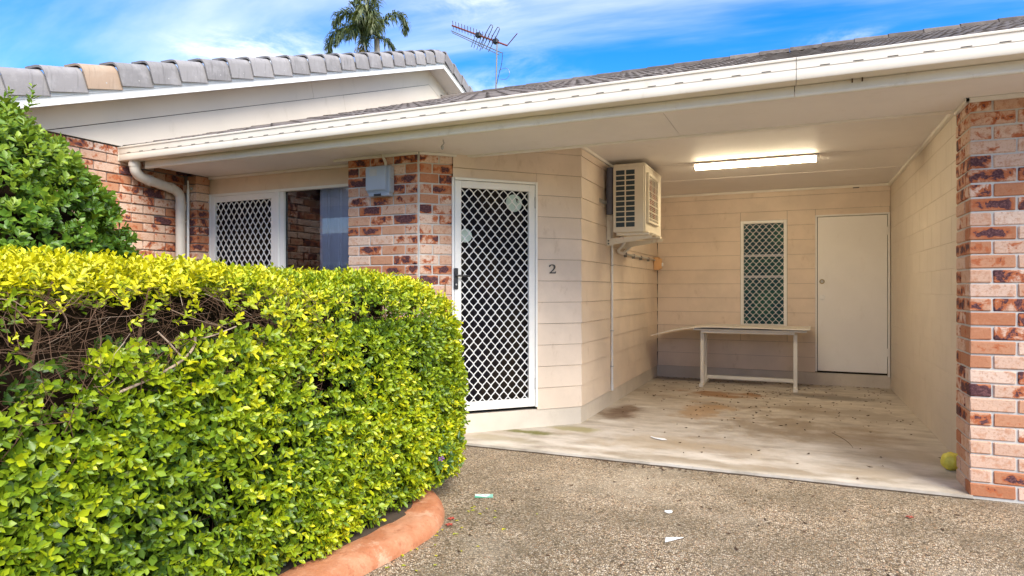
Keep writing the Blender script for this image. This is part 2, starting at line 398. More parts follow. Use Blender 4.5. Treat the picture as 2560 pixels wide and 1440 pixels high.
# terracotta kerb
outer = [(-2.08,-.6),(-1.98,.4),(-1.88,1.2),(-1.80,1.8),(-1.754,2.343),(-1.715,2.6),(-1.700,2.80),(-1.715,2.96),(-1.775,3.12),(-1.88,3.28),(-2.03,3.43),(-2.22,3.56),(-2.5,3.72),(-2.9,3.9),(-3.3,4.02)]
def smooth_path(p, it=2):
    for _ in range(it):
        q = [p[0]]
        for a, b in zip(p[:-1], p[1:]):
            q += [tuple(a[i]*.75+b[i]*.25 for i in range(len(a))), tuple(a[i]*.25+b[i]*.75 for i in range(len(a)))]
        p = q+[p[-1]]
    return p
op = smooth_path(outer); prof = [(0,-.02),(.003,.016),(.012,.040),(.028,.060),(.046,.071),(.07,.077),(.12,.080),(.175,.080),(.20,.070),(.206,.02)]
vs = []; fs = []; n = len(prof)
for i, p in enumerate(op):
    d = Vector(op[min(i+1, len(op)-1)])-Vector(op[max(i-1, 0)]); d.normalize(); nrm = Vector((-d.y, d.x))
    w = 1+.04*math.sin(i*1.7)
    for a, z in prof:
        ja, jz = random.uniform(-.003, .003), random.uniform(-.002, .002)*(z > .03); vs.append((p[0]+nrm.x*(a*w+ja), p[1]+nrm.y*(a*w+ja), GZ+z+jz+.003*math.sin(i*.9+a*30)))
for i in range(len(op)-1):
    for j in range(n-1): fs.append((i*n+j, i*n+j+1, (i+1)*n+j+1, (i+1)*n+j))
tag(MB().add(vs, fs).build('garden_kerb', 'kerb_terracotta', smooth=True), 'rounded terracotta coloured kerb curving round the foot of the lime hedge', 'kerb')

# ================================================================== bricks
BR = {}
def brick_mesh(w, d, h, var):
    key = (round(w, 3), round(d, 3), round(h, 3), var)
    if key in BR: return BR[key]
    rr = random.Random(hash(key) & 0xffff)
    me = bpy.data.meshes.new('brick'); bm = bmesh.new(); bmesh.ops.create_cube(bm, size=1)
    for v in bm.verts: v.co = Vector((v.co.x*w, v.co.y*d, v.co.z*h))
    bmesh.ops.bevel(bm, geom=list(bm.edges), offset=.0055, segments=1, affect='EDGES')
    for v in bm.verts: v.co += Vector((rr.uniform(-1, 1)*.0022, rr.uniform(-1, 1)*.0014, rr.uniform(-1, 1)*.0022))
    bmesh.ops.recalc_face_normals(bm, faces=bm.faces); bm.to_mesh(me); bm.free(); me.materials.append(MATS['brick']); BR[key] = me
    return me
def brick(parent, o, t, n, s0, s1, z0, d=.10, out=0., h=.076):
    """brick whose face spans s0..s1 along t from o, course bottom z0"""
    w = s1-s0; ob = bpy.data.objects.new('brick', brick_mesh(w, d, h, random.randrange(4))); C.objects.link(ob)
    mid = (s0+s1)/2; b = -d/2+out+random.uniform(-.0015, .0015)
    ob.location = (o[0]+t[0]*mid+n[0]*b, o[1]+t[1]*mid+n[1]*b, z0+h/2+random.uniform(-.001, .001))
    ob.rotation_euler = (random.uniform(-.004, .004), random.uniform(-.004, .004), math.atan2(t[1], t[0])+random.uniform(-.004, .004))
    ob.parent = parent; return ob
CP = .086; CZ = -.005
HX, HY = 0.0, 4.66
house = thing('unit_house', 'low brick and weatherboard unit with an open carport and grey tiled roof', 'house', (-.4, 4.7, 0))
nb = thing('neighbour_house', 'neighbouring brick unit with cream gable cladding and grey verge tiles', 'house', (-5.75, 2.95, 0))

# ---- right carport pillar (2 bricks wide, 1.5 deep)
PX0, PX1, PY0, PY1 = .959, 1.429, 4.70, 5.06
pil = MB().box(PX0+.008, PX1-.008, PY0+.008, PY1-.008, -.06, 2.40).build('brick_pillar', 'mortar', house)
tX, nF = (1, 0), (0, -1)
for c in range(28):
    z = CZ+c*CP; A = c % 2
    fo = (PX0, PY0)
    if A:   # half brick face at the corner
        brick(pil, fo, tX, nF, 0, .110, z, .230); brick(pil, fo, tX, nF, .120, .350, z); brick(pil, fo, tX, nF, .360, .470, z, .23)
        brick(pil, (PX0, PY1), (0, -1), (-1, 0), 0, .119, z)
    else:
        brick(pil, fo, tX, nF, 0, .230, z, .110); brick(pil, fo, tX, nF, .240, .470, z, .11)
        brick(pil, (PX0, PY1), (0, -1), (-1, 0), 0, .239, z)
# ---- pier between window and door, front + 45 degree face
QX0, QX1, QY = -3.640, -2.908, 4.66
ct = math.sqrt(.5)
p45 = (QX1, QY); t45 = (ct, ct); n45 = (ct, -ct); L45 = .295
poly = [(QX0+.008, QY+.008), (QX1-.003, QY+.008), (QX1+L45*ct-.008-.006, QY+L45*ct-.008+.006), (QX1+L45*ct-.1, 5.05), (QX0+.012, 5.05)]
pier = MB().prism([(x, y, -.06) for x, y in poly], [(x, y, 2.40) for x, y in poly]).build('brick_pier', 'mortar', house)
for c in range(28):
    z = CZ+c*CP; A = (c % 2)
    if z < .5: continue
    o = (QX0, QY)
    if A:
        for s0 in (0, .240, .480): brick(pier, o, tX, nF, s0, s0+(.230 if s0 < .4 else .236), z)
        brick(pier, p45, t45, n45, .010, .170, z); brick(pier, p45, t45, n45, .182, L45, z)
    else:
        brick(pier, o, tX, nF, 0, .110, z); brick(pier, o, tX, nF, .120, .350, z); brick(pier, o, tX, nF, .360, .590, z); brick(pier, o, tX, nF, .600, .716, z)
        brick(pier, p45, t45, n45, .010, .112, z); brick(pier, p45, t45, n45, .124, L45, z)
# ---- small pier left of the window
sp_ = MB().box(-5.74, -5.567, 4.712, 5.0, -.06, 2.40).build('corner_pier', 'mortar_shaded', house)
for c in range(12, 28):
    z = CZ+c*CP; o = (-5.75, 4.70)
    if c % 2: brick(sp_, o, tX, nF, .07, .195, z, .165)
    else: brick(sp_, o, tX, nF, .0, .195, z, .165)
# ---- neighbour's brick side wall (faces +X)
NX = -5.75
nw = MB().box(NX-.24, NX-.014, 2.962, 5.1, -.06, 2.57).build('brick_wall', 'mortar_shaded', nb)
tY, nE = (0, 1), (1, 0)
for c in range(6, 30):
    z = CZ+c*CP; s = 0.0; first = True
    while s < 1.85:
        w = .110 if (first and c % 2) else .230
        first = False
        brick(nw, (NX, 2.95), tY, nE, s, s+w, z, .11); s += w+.010
fw = MB().box(-13, NX-.012, 2.962, 3.2, -.06, 2.6).build('front_wall', 'mortar', nb)
for c in range(8, 30):
    z = CZ+c*CP
    for i in range(2): brick(fw, (NX-.12, 2.95), (-1, 0), (0, -1), i*.24+(.12 if c % 2 else 0), i*.24+.23+(.12 if c % 2 else 0), z, .10)

# the rest of the front wall, past the frame: same bricks joined
jb = MB()
for c in range(8, 30):
    z = CZ+c*CP
    for i in range(2, 22):
        x1 = NX-.12-i*.24-(.12 if c % 2 else 0); jb.box(x1-.23, x1, 2.950, 3.05, z, z+.076)
jb.build('bricks', 'brick', fw, kind='stuff')

# ================================================================== weatherboards
BZ0, BP = .160, .1935
def boards(parent, o, t, n, s0, s1, holes=(), ztop=2.574, i0=0):
    """lapped boards; holes = [(sa, sb, za, zb)]; every board piece is one object"""
    i = i0
    while True:
        z0 = BZ0+BP*i; z1 = min(z0+BP, ztop)
        if z0 >= ztop-.01: break
        segs = [(s0, s1, z0, z1)]
        for (a, b, za, zb) in holes:
            new = []
            for (p, q, u, v) in segs:
                if u >= zb-.004 or v <= za+.004 or q <= a or p >= b: new.append((p, q, u, v)); continue
                if p < a: new.append((p, a, u, v))
                if q > b: new.append((b, q, u, v))
                if v > zb+.01: new.append((max(p, a), min(q, b), zb, v))
                if u < za-.01: new.append((max(p, a), min(q, b), u, za))
            segs = new
        for (p, q, u, v) in segs:
            fr = lambda z: .013-.009*(z-z0)/BP
            e = random.uniform(-.0012, .0012)
            prof = [(0, u), (fr(u)+e, u+.001), (fr(v)+e, v-.002), (0, v-.002)]
            P = lambda s_, b_, z_: (o[0]+t[0]*s_+n[0]*b_, o[1]+t[1]*s_+n[1]*b_, z_)
            MB().prism([P(p+.0015, b_, z_) for b_, z_ in prof], [P(q-.0015, b_, z_) for b_, z_ in prof]).build('board', 'siding_paint', parent)
        i += 1
XL, XR, YF, YB, ZC = -1.835, 1.078, 5.75, 9.33, 2.574
# splayed entry wall
so = (QX1+L45*ct, QY+L45*ct); sl = math.hypot(XL-so[0], YF-so[1]); st = vnorm(XL-so[0], YF-so[1]); sn = (st[1], -st[0])
splay = MB().fbox(so, st, sn, 0.02, sl-.002, -.10, -.001, 2.215, 2.62).fbox(so, st, sn, .80, sl-.002, -.10, -.001, 0, 2.215).build('entry_wall', 'dark_gap', house)
DS0, DS1, DZ0, DZ1 = .012, .787, .188, 2.205     # door opening with trim
boards(splay, so, st, sn, .0, sl+.006, holes=[(DS0-.02, DS1, 0, DZ1)])
MB().fbox(so, st, sn, -.02, sl, -.11, .002, -.03, .162).build('plinth', 'plinth_paint', house, bevel=.003)
# left carport wall
lw = MB().box(XL-.1, XL-.001, YF+.05, YB+.1, 0, 2.62).build('carport_side_wall', 'dark_gap', house)
boards(lw, (XL, YF), (0, 1), (1, 0), -.006, YB-YF-.002)
MB().box(XL-.1, XL+.003, YF, YB+.01, -.03, .162).build('plinth', 'plinth_paint', house, bevel=.003)
# back wall
BD = (.225, 1.07, .15, 2.21); BW = (-.700, -.114, .735, 2.172)
bw = MB().box(XL-.1, BW[0], YB+.001, YB+.1, 0, 2.62).box(BW[0], BD[0], YB+.06, YB+.1, 0, 2.62).box(BW[1], BD[0], YB+.001, YB+.06, 0, 2.62).box(BW[0], BW[1], YB+.001, YB+.06, 0, BW[2]).box(BW[0], BW[1], YB+.001, YB+.06, BW[3], 2.62).box(BD[0], XR+.1, YB+.05, YB+.1, 0, 2.62).build('carport_back_wall', 'dark_gap', house)
boards(bw, (XL, YB), (1, 0), (0, -1), .014, XR-XL-.002, holes=[(BW[0]-XL, BW[1]-XL, BW[2], BW[3]), (BD[0]-XL, BD[1]-XL, .1, BD[3])])
MB().box(XL, XR, YB-.004, YB+.1, -.03, .158).build('plinth', 'plinth_paint', house, bevel=.003)
# painted block wall on the right
blw = MB().box(XR+.003, XR+.19, 5.0, YB+.1, -.03, 2.62).build('block_wall', 'block_paint', house)
for c in range(13):
    z0 = c*.2; y = 5.04-(.2 if c % 2 else 0)
    while y < YB:
        a, b = max(y+.001, 5.04), min(y+.399, YB)
        if b-a > .03: MB().box(XR, XR+.1, a, b, z0+.001, min(z0+.199, ZC)).build('block', 'block_paint', blw, bevel=.0015)
        y += .4
# ================================================================== ceiling, soffit, beam, fascia, gutter
cl = thing  # (ceiling belongs to the house)
def ceil_panel(x0, x1, y0, y1): return MB().box(x0, x1, y0+.002, y1-.002, ZC, ZC+.012).build('ceiling_panel', 'ceiling_paint', house)
for y0, y1 in ((4.99, 5.83), (5.83, 7.02), (7.02, 8.08), (8.08, 9.45)): ceil_panel(-2.75, 1.2, y0, y1)
for y in (7.02, 8.08): MB().box(XL, XR, y-.012, y+.012, ZC-.003, ZC+.004).build('ceiling_strip', 'ceiling_paint', house)
def strip(pts, w=.03): 
    (x0, y0), (x1, y1) = pts; t = vnorm(x1-x0, y1-y0); l = math.hypot(x1-x0, y1-y0); n = (t[1], -t[0])
    MB().fbox((x0, y0), t, n, 0, l, .0, w, ZC-w, ZC-.001).build('ceiling_moulding', 'strip_paint', house, bevel=.004)
strip(((XL+.013, YB), (XL+.013, 4.98))[::-1] if False else ((XL+.013, 5.02), (XL+.013, YB)), .028)
strip(((XL+.013, YB-.013), (XR, YB-.013)), .028)
strip(((XR, YB-.013), (XR, 5.02)), .034)
MB().box(-2.66, 4.6, 4.985, 5.03, 2.412, 2.64).build('carport_beam', 'ceiling_paint', house)
MB().box(-2.70, 1.0, 4.955, 5.005, 2.386, 2.411).build('soffit_strip', 'strip_paint', house, bevel=.004)
for x0, x1 in ((-5.56, -3.2), (-3.2, -.8), (-.8, 1.6), (1.6, 4.6)):
    MB().box(x0+.0015, x1-.0015, 4.17, 4.985, 2.400, 2.408).build('soffit_panel', 'soffit_paint', house)
MB().box(-5.56, -3.6, 4.15, 4.87, 2.4085, 2.42).build('soffit_panel', 'soffit_paint', house)
# strips where soffit meets pier and window wall
MB().box(-5.55, -3.66, 4.835, 4.865, 2.374, 2.399).build('soffit_strip', 'strip_paint', house, bevel=.004)
MB().box(-3.78, -2.905, 4.632, 4.655, 2.378, 2.399).build('soffit_strip', 'strip_paint', house, bevel=.003)
MB().fbox(p45, t45, n45, .0, L45+.03, .004, .026, 2.378, 2.399).build('soffit_strip', 'strip_paint', house, bevel=.003)
MB().box(.93, 1.5, 4.675, 4.697, 2.372, 2.399).build('soffit_strip', 'strip_paint', house, bevel=.003)
MB().box(.934, .957, 4.675, 5.0, 2.372, 2.399).build('soffit_strip', 'strip_paint', house, bevel=.003)
# fascia: folded cover strip with a rounded lower lip
def ext(name, prof, x0, x1, mat, smooth=True):
    return MB().prism([(x0, y, z) for y, z in prof], [(x1, y, z) for y, z in prof]).build(name, mat, house, smooth=smooth)
fpro = [(4.148,2.372),(4.140,2.368),(4.132,2.374),(4.130,2.384),(4.136,2.394),(4.136,2.432),(4.140,2.436),(4.140,2.56),(4.172,2.56),(4.172,2.372)]
ext('fascia', fpro, -5.555, -.012, 'fascia_paint'); ext('fascia', fpro, -.008, 4.6, 'fascia_paint')
gpro = [(4.136,2.437),(4.035,2.430),(4.015,2.434),(4.010,2.443),(4.012,2.486),(4.013,2.489),(4.013,2.493),(4.010,2.496),(4.010,2.541),(4.004,2.546),(4.003,2.556),(4.008,2.561),(4.018,2.560),(4.022,2.552),(4.020,2.44),(4.136,2.445)]
for x0, x1 in ((-5.75, -.003), (.000, 4.6)):
    g = ext('gutter', gpro, x0, x1, 'gutter_paint')
    m = MB(); x = x0+.12
    while x < x1-.1:
        MB().box(x, x+.05, 4.0095, 4.0125, 2.4975, 2.5025).build('overflow_slot', 'dark_gap', g); x += .165
MB().box(-5.752, -5.744, 4.008, 4.134, 2.432, 2.556).build('gutter_end', 'gutter_paint', house)
# bracket stubs under the gutter
for x in (.285, .335): MB().box(x, x+.007, 4.118, 4.129, 2.395+.02, 2.44).build('gutter_clip', 'debris_brown', house)
# downpipe
dp = [(-5.62,4.075,2.45),(-5.625,4.085,2.36),(-5.63,4.10,2.335),(-5.64,4.15,2.30),(-5.645,4.22,2.285),(-5.66,4.50,2.245),(-5.665,4.56,2.225),(-5.67,4.60,2.19),(-5.672,4.61,2.13),(-5.672,4.61,.0)]
d_ = MB().tube(smooth_path(dp[:9], 2)+[dp[9]], .046, 16).build('downpipe', 'pipe_paint', house, smooth=True)
for (a, b) in (((-5.622,4.078,2.42), (-5.6235,4.082,2.385)), ((-5.645,4.225,2.284), (-5.648,4.27,2.278)), ((-5.658,4.47,2.249), (-5.661,4.50,2.245)), ((-5.672,4.61,2.10), (-5.672,4.61,2.04)), ((-5.672,4.61,1.93), (-5.672,4.61,1.92))):
    MB().tube([a, b], .0505, 16).build('pipe_collar', 'pipe_paint', d_, smooth=True)

# ================================================================== roofs
PT = .347; RA = math.atan(PT); ca, sa = math.cos(RA), math.sin(RA)
RY, RZ = 4.03, 2.548; RDG = 9.45; RDZ = RZ+PT*(RDG-RY)
rs_ = MB(); rs_.prism([(-5.74,RY+.1,RZ-.03),(-5.74,RDG,RDZ-.065),(-5.74,15,RDZ-.065-PT*(15-RDG)),(-5.74,15,RDZ-.12-PT*(15-RDG)),(-5.74,RDG,RDZ-.12),(-5.74,RY+.1,RZ-.08)],
                    [(4.7,RY+.1,RZ-.03),(4.7,RDG,RDZ-.065),(4.7,15,RDZ-.065-PT*(15-RDG)),(4.7,15,RDZ-.12-PT*(15-RDG)),(4.7,RDG,RDZ-.12),(4.7,RY+.1,RZ-.08)])
roof = rs_.build('roof', 'roof_tile', house)
def tile_mesh(var, seed):
    rr = random.Random(seed); w, l, th = .298, .40, .013; ns = 12; vs = []; fs = []
    pr = []
    for i in range(ns+1):
        u = i/ns; z = .013*math.sin(u*math.pi*4-.6)+.004*math.sin(u*2*math.pi); pr.append((u*w, z))
    for y, dz in ((0., 0.), (l, 0.)):
        for x, z in pr: vs.append((x, y, z+th))
    for x, z in pr: vs.append((x, 0., z-.004))
    a = ns+1
    for i in range(ns):
        fs.append((i, i+1, a+i+1, a+i)); fs.append((2*a+i, 2*a+i+1, i+1, i))
    me = bpy.data.meshes.new('tile'); me.from_pydata([(x, y, z+rr.uniform(-.001, .001)) for x, y, z in vs], [], fs); me.shade_smooth(); me.set_sharp_from_angle(angle=R(50)); me.materials.append(MATS['roof_tile']); return me
tms = [tile_mesh(0, i) for i in range(4)]
EXP = .325; rest = MB(); count = 0
for row in range(17):
    for i in range(35):
        x = -5.74+i*.2985; 
        if x > 4.5: continue
        sdist = row*EXP; p = (x, RY+sdist*ca-.02*0, RZ-.012+sdist*sa+.012)
        vis = x < 1.7
        M = Matrix.Translation(p) @ Matrix.Rotation(RA-.028, 4, 'X') @ Matrix.Rotation(random.uniform(-.012, .012), 4, 'Z') @ Matrix.Rotation(random.uniform(-.012, .012), 4, 'Y')
        if vis and count < 299 and row < 12:
            o = bpy.data.objects.new('tile', tms[random.randrange(4)]); C.objects.link(o); o.matrix_world = M; o.parent = roof; count += 1
        else:
            tm = tms[random.randrange(4)]; rest.add([M @ v.co for v in tm.vertices], [tuple(f.vertices) for f in tm.polygons])
rest.build('roof_tiles', 'roof_tile', roof, smooth=True, kind='stuff')
# ridge caps of our roof
for i in range(27):
    x = -5.4+i*.38
    MB().prism([(x+a_*.01, RDG+.13*math.cos(q), RDZ-.03+.085*math.sin(q)) for a_ in (0,) for q in [math.pi*j/6 for j in range(7)]], [(x+.375, RDG+.125*math.cos(q), RDZ-.035+.08*math.sin(q)) for q in [math.pi*j/6 for j in range(7)]]).build('ridge_cap', 'roof_tile', roof)

# neighbour roof: slab, barge boards, soffit, verge tiles, cladding
NA, NZ = 9.52, 4.97                       # apex (underside of barge)
def nz(y): return NZ-.36*abs(y-NA)
MB().prism([(-13,1.9,nz(1.9)+.1),(-13,NA,NZ+.1),(-13,16.6,nz(16.6)+.1),(-13,16.6,nz(16.6)+.19),(-13,NA,NZ+.21),(-13,1.9,nz(1.9)+.19)],
           [(-5.47,1.9,nz(1.9)+.1),(-5.47,NA,NZ+.1),(-5.47,16.6,nz(16.6)+.1),(-5.47,16.6,nz(16.6)+.19),(-5.47,NA,NZ+.21),(-5.47,1.9,nz(1.9)+.19)]).build('roof', 'roof_tile', nb)
for (ya, yb) in ((1.9, NA), (NA, 16.6)):
    lo = lambda x: [(x, ya, nz(ya)), (x, yb, nz(yb)), (x, yb, nz(yb)+.098), (x, ya, nz(ya)+.098)]
    MB().prism(lo(-5.468), lo(-5.445)).build('barge_board', 'white_frame', nb, bevel=.002)
    mo = lambda x: [(x, ya, nz(ya)+.072), (x, yb, nz(yb)+.072), (x, yb, nz(yb)+.11), (x, ya, nz(ya)+.11)]
    MB().prism(mo(-5.4449), mo(-5.438)).build('barge_moulding', 'white_frame', nb)
    so_ = lambda x: [(x, ya, nz(ya)+.012), (x, yb, nz(yb)+.012), (x, yb, nz(yb)+.02), (x, ya, nz(ya)+.02)]
    MB().prism(so_(-5.742), so_(-5.4685)).build('barge_soffit', 'soffit_paint', nb)
# verge tiles: L section with rounded corner
vs2 = [(.0,-.015),(.0,.125),(-.006,.152),(-.022,.176),(-.048,.192),(-.085,.198),(-.22,.200),(-.22,.182),(-.08,.180),(-.05,.174),(-.03,.160),(-.018,.142),(-.014,.12),(-.014,-.015)]
def verge(yc, sgn, name='verge_tile', mat='verge_tile_grey', ln=.335, tilt=.028):
    a = math.atan(.36)*sgn
    M = Matrix.Translation((-5.424, yc, nz(yc)+.105)) @ Matrix.Rotation(a, 4, 'X') @ Matrix.Rotation(-tilt*1, 4, 'X') @ Matrix.Rotation(random.uniform(-.01, .01), 4, 'Z')
    l0, l1 = (0, ln) if sgn > 0 else (-ln, 0)
    if sgn < 0: M = Matrix.Translation((-5.424, yc, nz(yc)+.105)) @ Matrix.Rotation(a+tilt, 4, 'X')
    jj = lambda: random.uniform(-.0015, .0015)
    A_ = [M @ Vector((x+jj()+.006, l0, z+.006)) for x, z in vs2]; A_ = [q+Vector((.016, 0, .016)) for q in A_]; B_ = [M @ Vector((x+jj()-.003, l1, z-.002)) for x, z in vs2]
    o = MB().prism(A_, B_).build(name, mat, nb, smooth=True)
    if random.random() < .8:
        q = M @ Vector((.004, (l0+l1)*.5+.02, .045)); MB().lathe([(.001, 0), (.007, .001), (.007, .004), (.002, .006)], q, 8, Matrix.Rotation(R(90), 3, 'Y')).build('nail_head', 'galvanised', o)
    return o
y = NA-.01; ys = []
while y > 1.9: y -= .300; ys.append(y)
ys = ys[::-1]
brown = min(ys, key=lambda q: abs(q-3.56))
for y in ys:
    if y == brown: verge(y, 1, mat='verge_tile_tan')['label'] = 'tan coloured verge tile among the grey ones'
    else: verge(y, 1)
for i in range(10): verge(NA+.0+.30*(i+1), -1)
MB().prism([(-5.43+x*1.02, NA-.12, NZ+.105+z+.012-.03) for x, z in vs2], [(-5.43+x*1.02, NA+.12, NZ+.105+z+.012-.03) for x, z in vs2]).build('verge_tile', 'verge_tile_grey', nb, smooth=True)
# gable cladding sheets (parallel to the rake), recessed joints
def jl(y): return 2.563+.3526*(y-3.363)
zb = 2.572
def top_at(y): return nz(y)+.012
def sheet(poly, x=-5.748, th=.010): MB().prism([(x, a, b) for a, b in poly], [(x+th, a, b) for a, b in poly]).build('cladding_sheet', 'cladding_paint', nb, bevel=.001)
g = .003
y0j = 3.39
ju = 6.68; jd = 7.27
sheet([(1.95, zb), (3.36, zb), (ju-.03, jl(ju-.03)+g), (ju-.09, top_at(ju-.09)), (2.6, top_at(2.6)), (2.45, zb+.01)])
sheet([(ju-.03+g, jl(ju-.03)+g), (NA, jl(NA)+g), (NA+.0, top_at(NA)), (ju-.09+g, top_at(ju-.09))])
sheet([(3.38, zb), (jd-.02+.17, zb-.0), (jd+.05, jl(jd+.05)-.30), (jd-.03, jl(jd-.03)-g)])
sheet([(jd-.03+g, jl(jd-.03)-g), (jd+.05+g, jl(jd+.05)-.30), (jd+.17, zb), (14.0, zb), (14.0, 3.2), (NA, jl(NA)-g)])
sheet([(NA+.002, top_at(NA)), (NA+.002, jl(NA)-g+.004), (14, 3.21), (14, 3.33)])
MB().prism([(-5.90,2.0,2.56),(-5.90,NA,NZ+.02),(-5.90,16.4,2.56)], [(-5.7495,2.0,2.56),(-5.7495,NA,NZ+.01),(-5.7495,16.4,2.56)]).build('gable_backing', 'dark_gap', nb)
MB().box(-13, -5.6, 2.0, 2.95, 2.45, 2.46).build('eave_soffit', 'soffit_paint', nb)
MB().box(-13, -5.45, 1.86, 1.99, 2.40, 2.56).build('eave_gutter', 'gutter_paint', nb, bevel=.01)
MB().tube([(-5.50, 10.15, 4.60), (-5.6, 10.05, 4.62), (-5.73, 9.9, 4.66)], .008, 6).build('cable', 'black_plastic', nb)

# ================================================================== expanded-metal grille
def grille(o, t, n, s0, s1, z0, z1, w, h, depth=.010, off=0., bw_=.0062):
    m = MB(); cols = int(math.ceil((s1-s0)/(w/2)))+1; rows = int(math.ceil((z1-z0)/(h/2)))+1
    P = lambda a, b, z: (o[0]+t[0]*a+n[0]*b, o[1]+t[1]*a+n[1]*b, z)
    nd = h*.085; e = bw_*.5
    for k_ in range(-1, cols):
        pts = []
        for j in range(rows+1):
            zc = z1-j*h/2
            left = ((j+k_) % 2 == 0)
            x = s0+(k_*w/2+e if left else (k_+1)*w/2-e)
            pts.append((x, zc+nd)); pts.append((x, zc-nd))
        for (xa, za), (xb, zb_) in zip(pts[:-1], pts[1:]):
            if max(za, zb_) > z1 or min(za, zb_) < z0 or min(xa, xb) < s0-.001 or max(xa, xb) > s1+.001:
                # clip to the frame
                ta, tb = 0., 1.
                def cl_(v0, v1, lo, hi, ta, tb):
                    if abs(v1-v0) < 1e-9: return (ta, tb) if lo <= v0 <= hi else (1, 0)
                    a_, b_ = (lo-v0)/(v1-v0), (hi-v0)/(v1-v0); 
                    if a_ > b_: a_, b_ = b_, a_
                    return max(ta, a_), min(tb, b_)
                ta, tb = cl_(za, zb_, z0, z1, ta, tb); ta, tb = cl_(xa, xb, s0, s1, ta, tb)
                if tb-ta < .02: continue
                xa, za, xb, zb_ = xa+(xb-xa)*ta, za+(zb_-za)*ta, xa+(xb-xa)*tb, za+(zb_-za)*tb
            dx, dz = xb-xa, zb_-za; l_ = math.hypot(dx, dz)
            if l_ < 1e-5: continue
            px, pz = -dz/l_*bw_/2, dx/l_*bw_/2
            q = [(xa+px, za+pz), (xa-px, za-pz), (xb-px, zb_-pz), (xb+px, zb_+pz)]
            v0 = [P(a, off+depth, z) for a, z in q]+[P(a, off, z) for a, z in q]
            m.add(v0, [(0,1,2,3),(0,4,5,1),(2,6,7,3),(1,5,6,2),(3,7,4,0)])
    return m
# ---- security door on the splay wall
def frame(m, o, t, n, s0, s1, z0, z1, w, n0, n1, wb=None, wt=None):
    wb = wb or w; wt = wt or w
    m.fbox(o, t, n, s0, s0+w, n0, n1, z0, z1); m.fbox(o, t, n, s1-w, s1, n0, n1, z0, z1)
    m.fbox(o, t, n, s0+w, s1-w, n0, n1-.001, z0, z0+wb); m.fbox(o, t, n, s0+w, s1-w, n0, n1-.001, z1-wt, z1); return m
trim = MB(); trim.fbox(so, st, sn, DS1-.022, DS1, -.05, .030, DZ0, DZ1); trim.fbox(so, st, sn, DS0, DS1-.022, -.05, .029, DZ1-.022, DZ1); trim.fbox(so, st, sn, DS0-.02, DS0+.001, -.05, .012, DZ0, DZ1)
trim.build('door_trim', 'white_frame', house, bevel=.002)
door = frame(MB(), so, st, sn, DS0+.002, DS1-.025, DZ0+.006, DZ1-.026, .058, -.012, .022, .075, .060).build('security_door', 'white_frame', house, bevel=.003)
D0, D1, DB, DT = DS0+.06, DS1-.083, DZ0+.081, DZ1-.086
grille(so, st, sn, D0-.004, D1+.004, DB-.004, DT+.004, .0800, .0985, .010, -.002, .0066).build('grille', 'white_grille', door)
MB().fbox(so, st, sn, DS0-.01, DS1, -.075, -.055, .165, DZ1+.02).build('dark_panel', 'screen_backing', door)
def sfr(s_, z_, b_): return (so[0]+st[0]*s_+sn[0]*b_, so[1]+st[1]*s_+sn[1]*b_, z_)
RM = Matrix(((sn[0], st[0], 0), (sn[1], st[1], 0), (0, 0, 1))).to_3x3()
Rd = Matrix(((st[0], 0, sn[0]), (st[1], 0, sn[1]), (0, 1, 0))).to_3x3()
MB().lathe([(.078, 0), (.078, .003)], sfr(.588, 2.018, -.052), 28, Rd).build('round_sticker', 'sticker_pale', door)
MB().lathe([(.060, 0), (.060, .003)], sfr(.130, 1.713, -.052), 28, Rd).build('round_sticker', 'sticker_pale', door)
tri = [(.600, 2.065), (.625, 2.055), (.620, 2.035), (.630, 2.02), (.612, 2.03), (.606, 2.05)]
MB().prism([sfr(a, z, -.0488) for a, z in tri], [sfr(a, z, -.0478) for a, z in tri]).build('sticker_mark', 'black_number', door)
h_ = MB().fbox(so, st, sn, .004, .040, .022, .036, 1.245, 1.425).build('door_handle', 'black_plastic', door, bevel=.004)
MB().tube([sfr(.022, 1.360, .030), sfr(.022, 1.360, .060), sfr(.04, 1.360, .066), sfr(.135, 1.357, .066)], .0085, 8).build('lever', 'black_plastic', door, smooth=True)
MB().lathe([(.008, 0), (.008, .006)], sfr(.022, 1.285, .036), 10, Rd).build('keyhole', 'galvanised', door)
for z in (2.02, .40): MB().fbox(so, st, sn, DS1-.028, DS1-.020, .020, .033, z-.05, z+.05).build('hinge', 'galvanised', door)

# ---- front window (screen on the left, glass on the right), wall panel above
WY = 4.870; wo_ = (-5.567, WY); wt_ = (1, 0); wn_ = (0, -1); WL_ = 1.94
MB().box(-5.567, -3.62, WY, WY+.05, 2.222, 2.41).build('panel_above_window', 'siding_paint', house)
MB().box(-5.567, -3.62, WY, WY+.05, 0, .95).build('wall_below_window', 'siding_paint', house)
win = MB()
frame(win, wo_, wt_, wn_, .0, WL_, .95, 2.222, .03, -.03, .018, .03, .026)
win.fbox(wo_, wt_, wn_, .905, .945, -.03, .020, .98, 2.196)
window = win.build('front_window', 'white_frame', house, bevel=.002)
frame(MB(), wo_, wt_, wn_, .032, .903, .982, 2.194, .058, -.012, .016).build('screen_frame', 'white_frame', window, bevel=.002)
grille(wo_, wt_, wn_, .086, .849, 1.036, 2.140, .0725, .1060, .009, -.006, .0062).build('grille', 'white_grille', window)
MB().fbox(wo_, wt_, wn_, .947, 1.000, -.02, .006, .98, 2.196).build('sash_stile', 'white_frame', window)
MB().fbox(wo_, wt_, wn_, .03, .905, -.036, -.032, .98, 2.196).build('screen_pane', 'screen_backing', window)
MB().add([(-5.567+a, WY+.022, z) for a, z in ((1.0, .98), (1.91, .98), (1.91, 2.196), (1.0, 2.196))], [(0, 1, 2, 3)]).build('pane', 'window_glass', window)
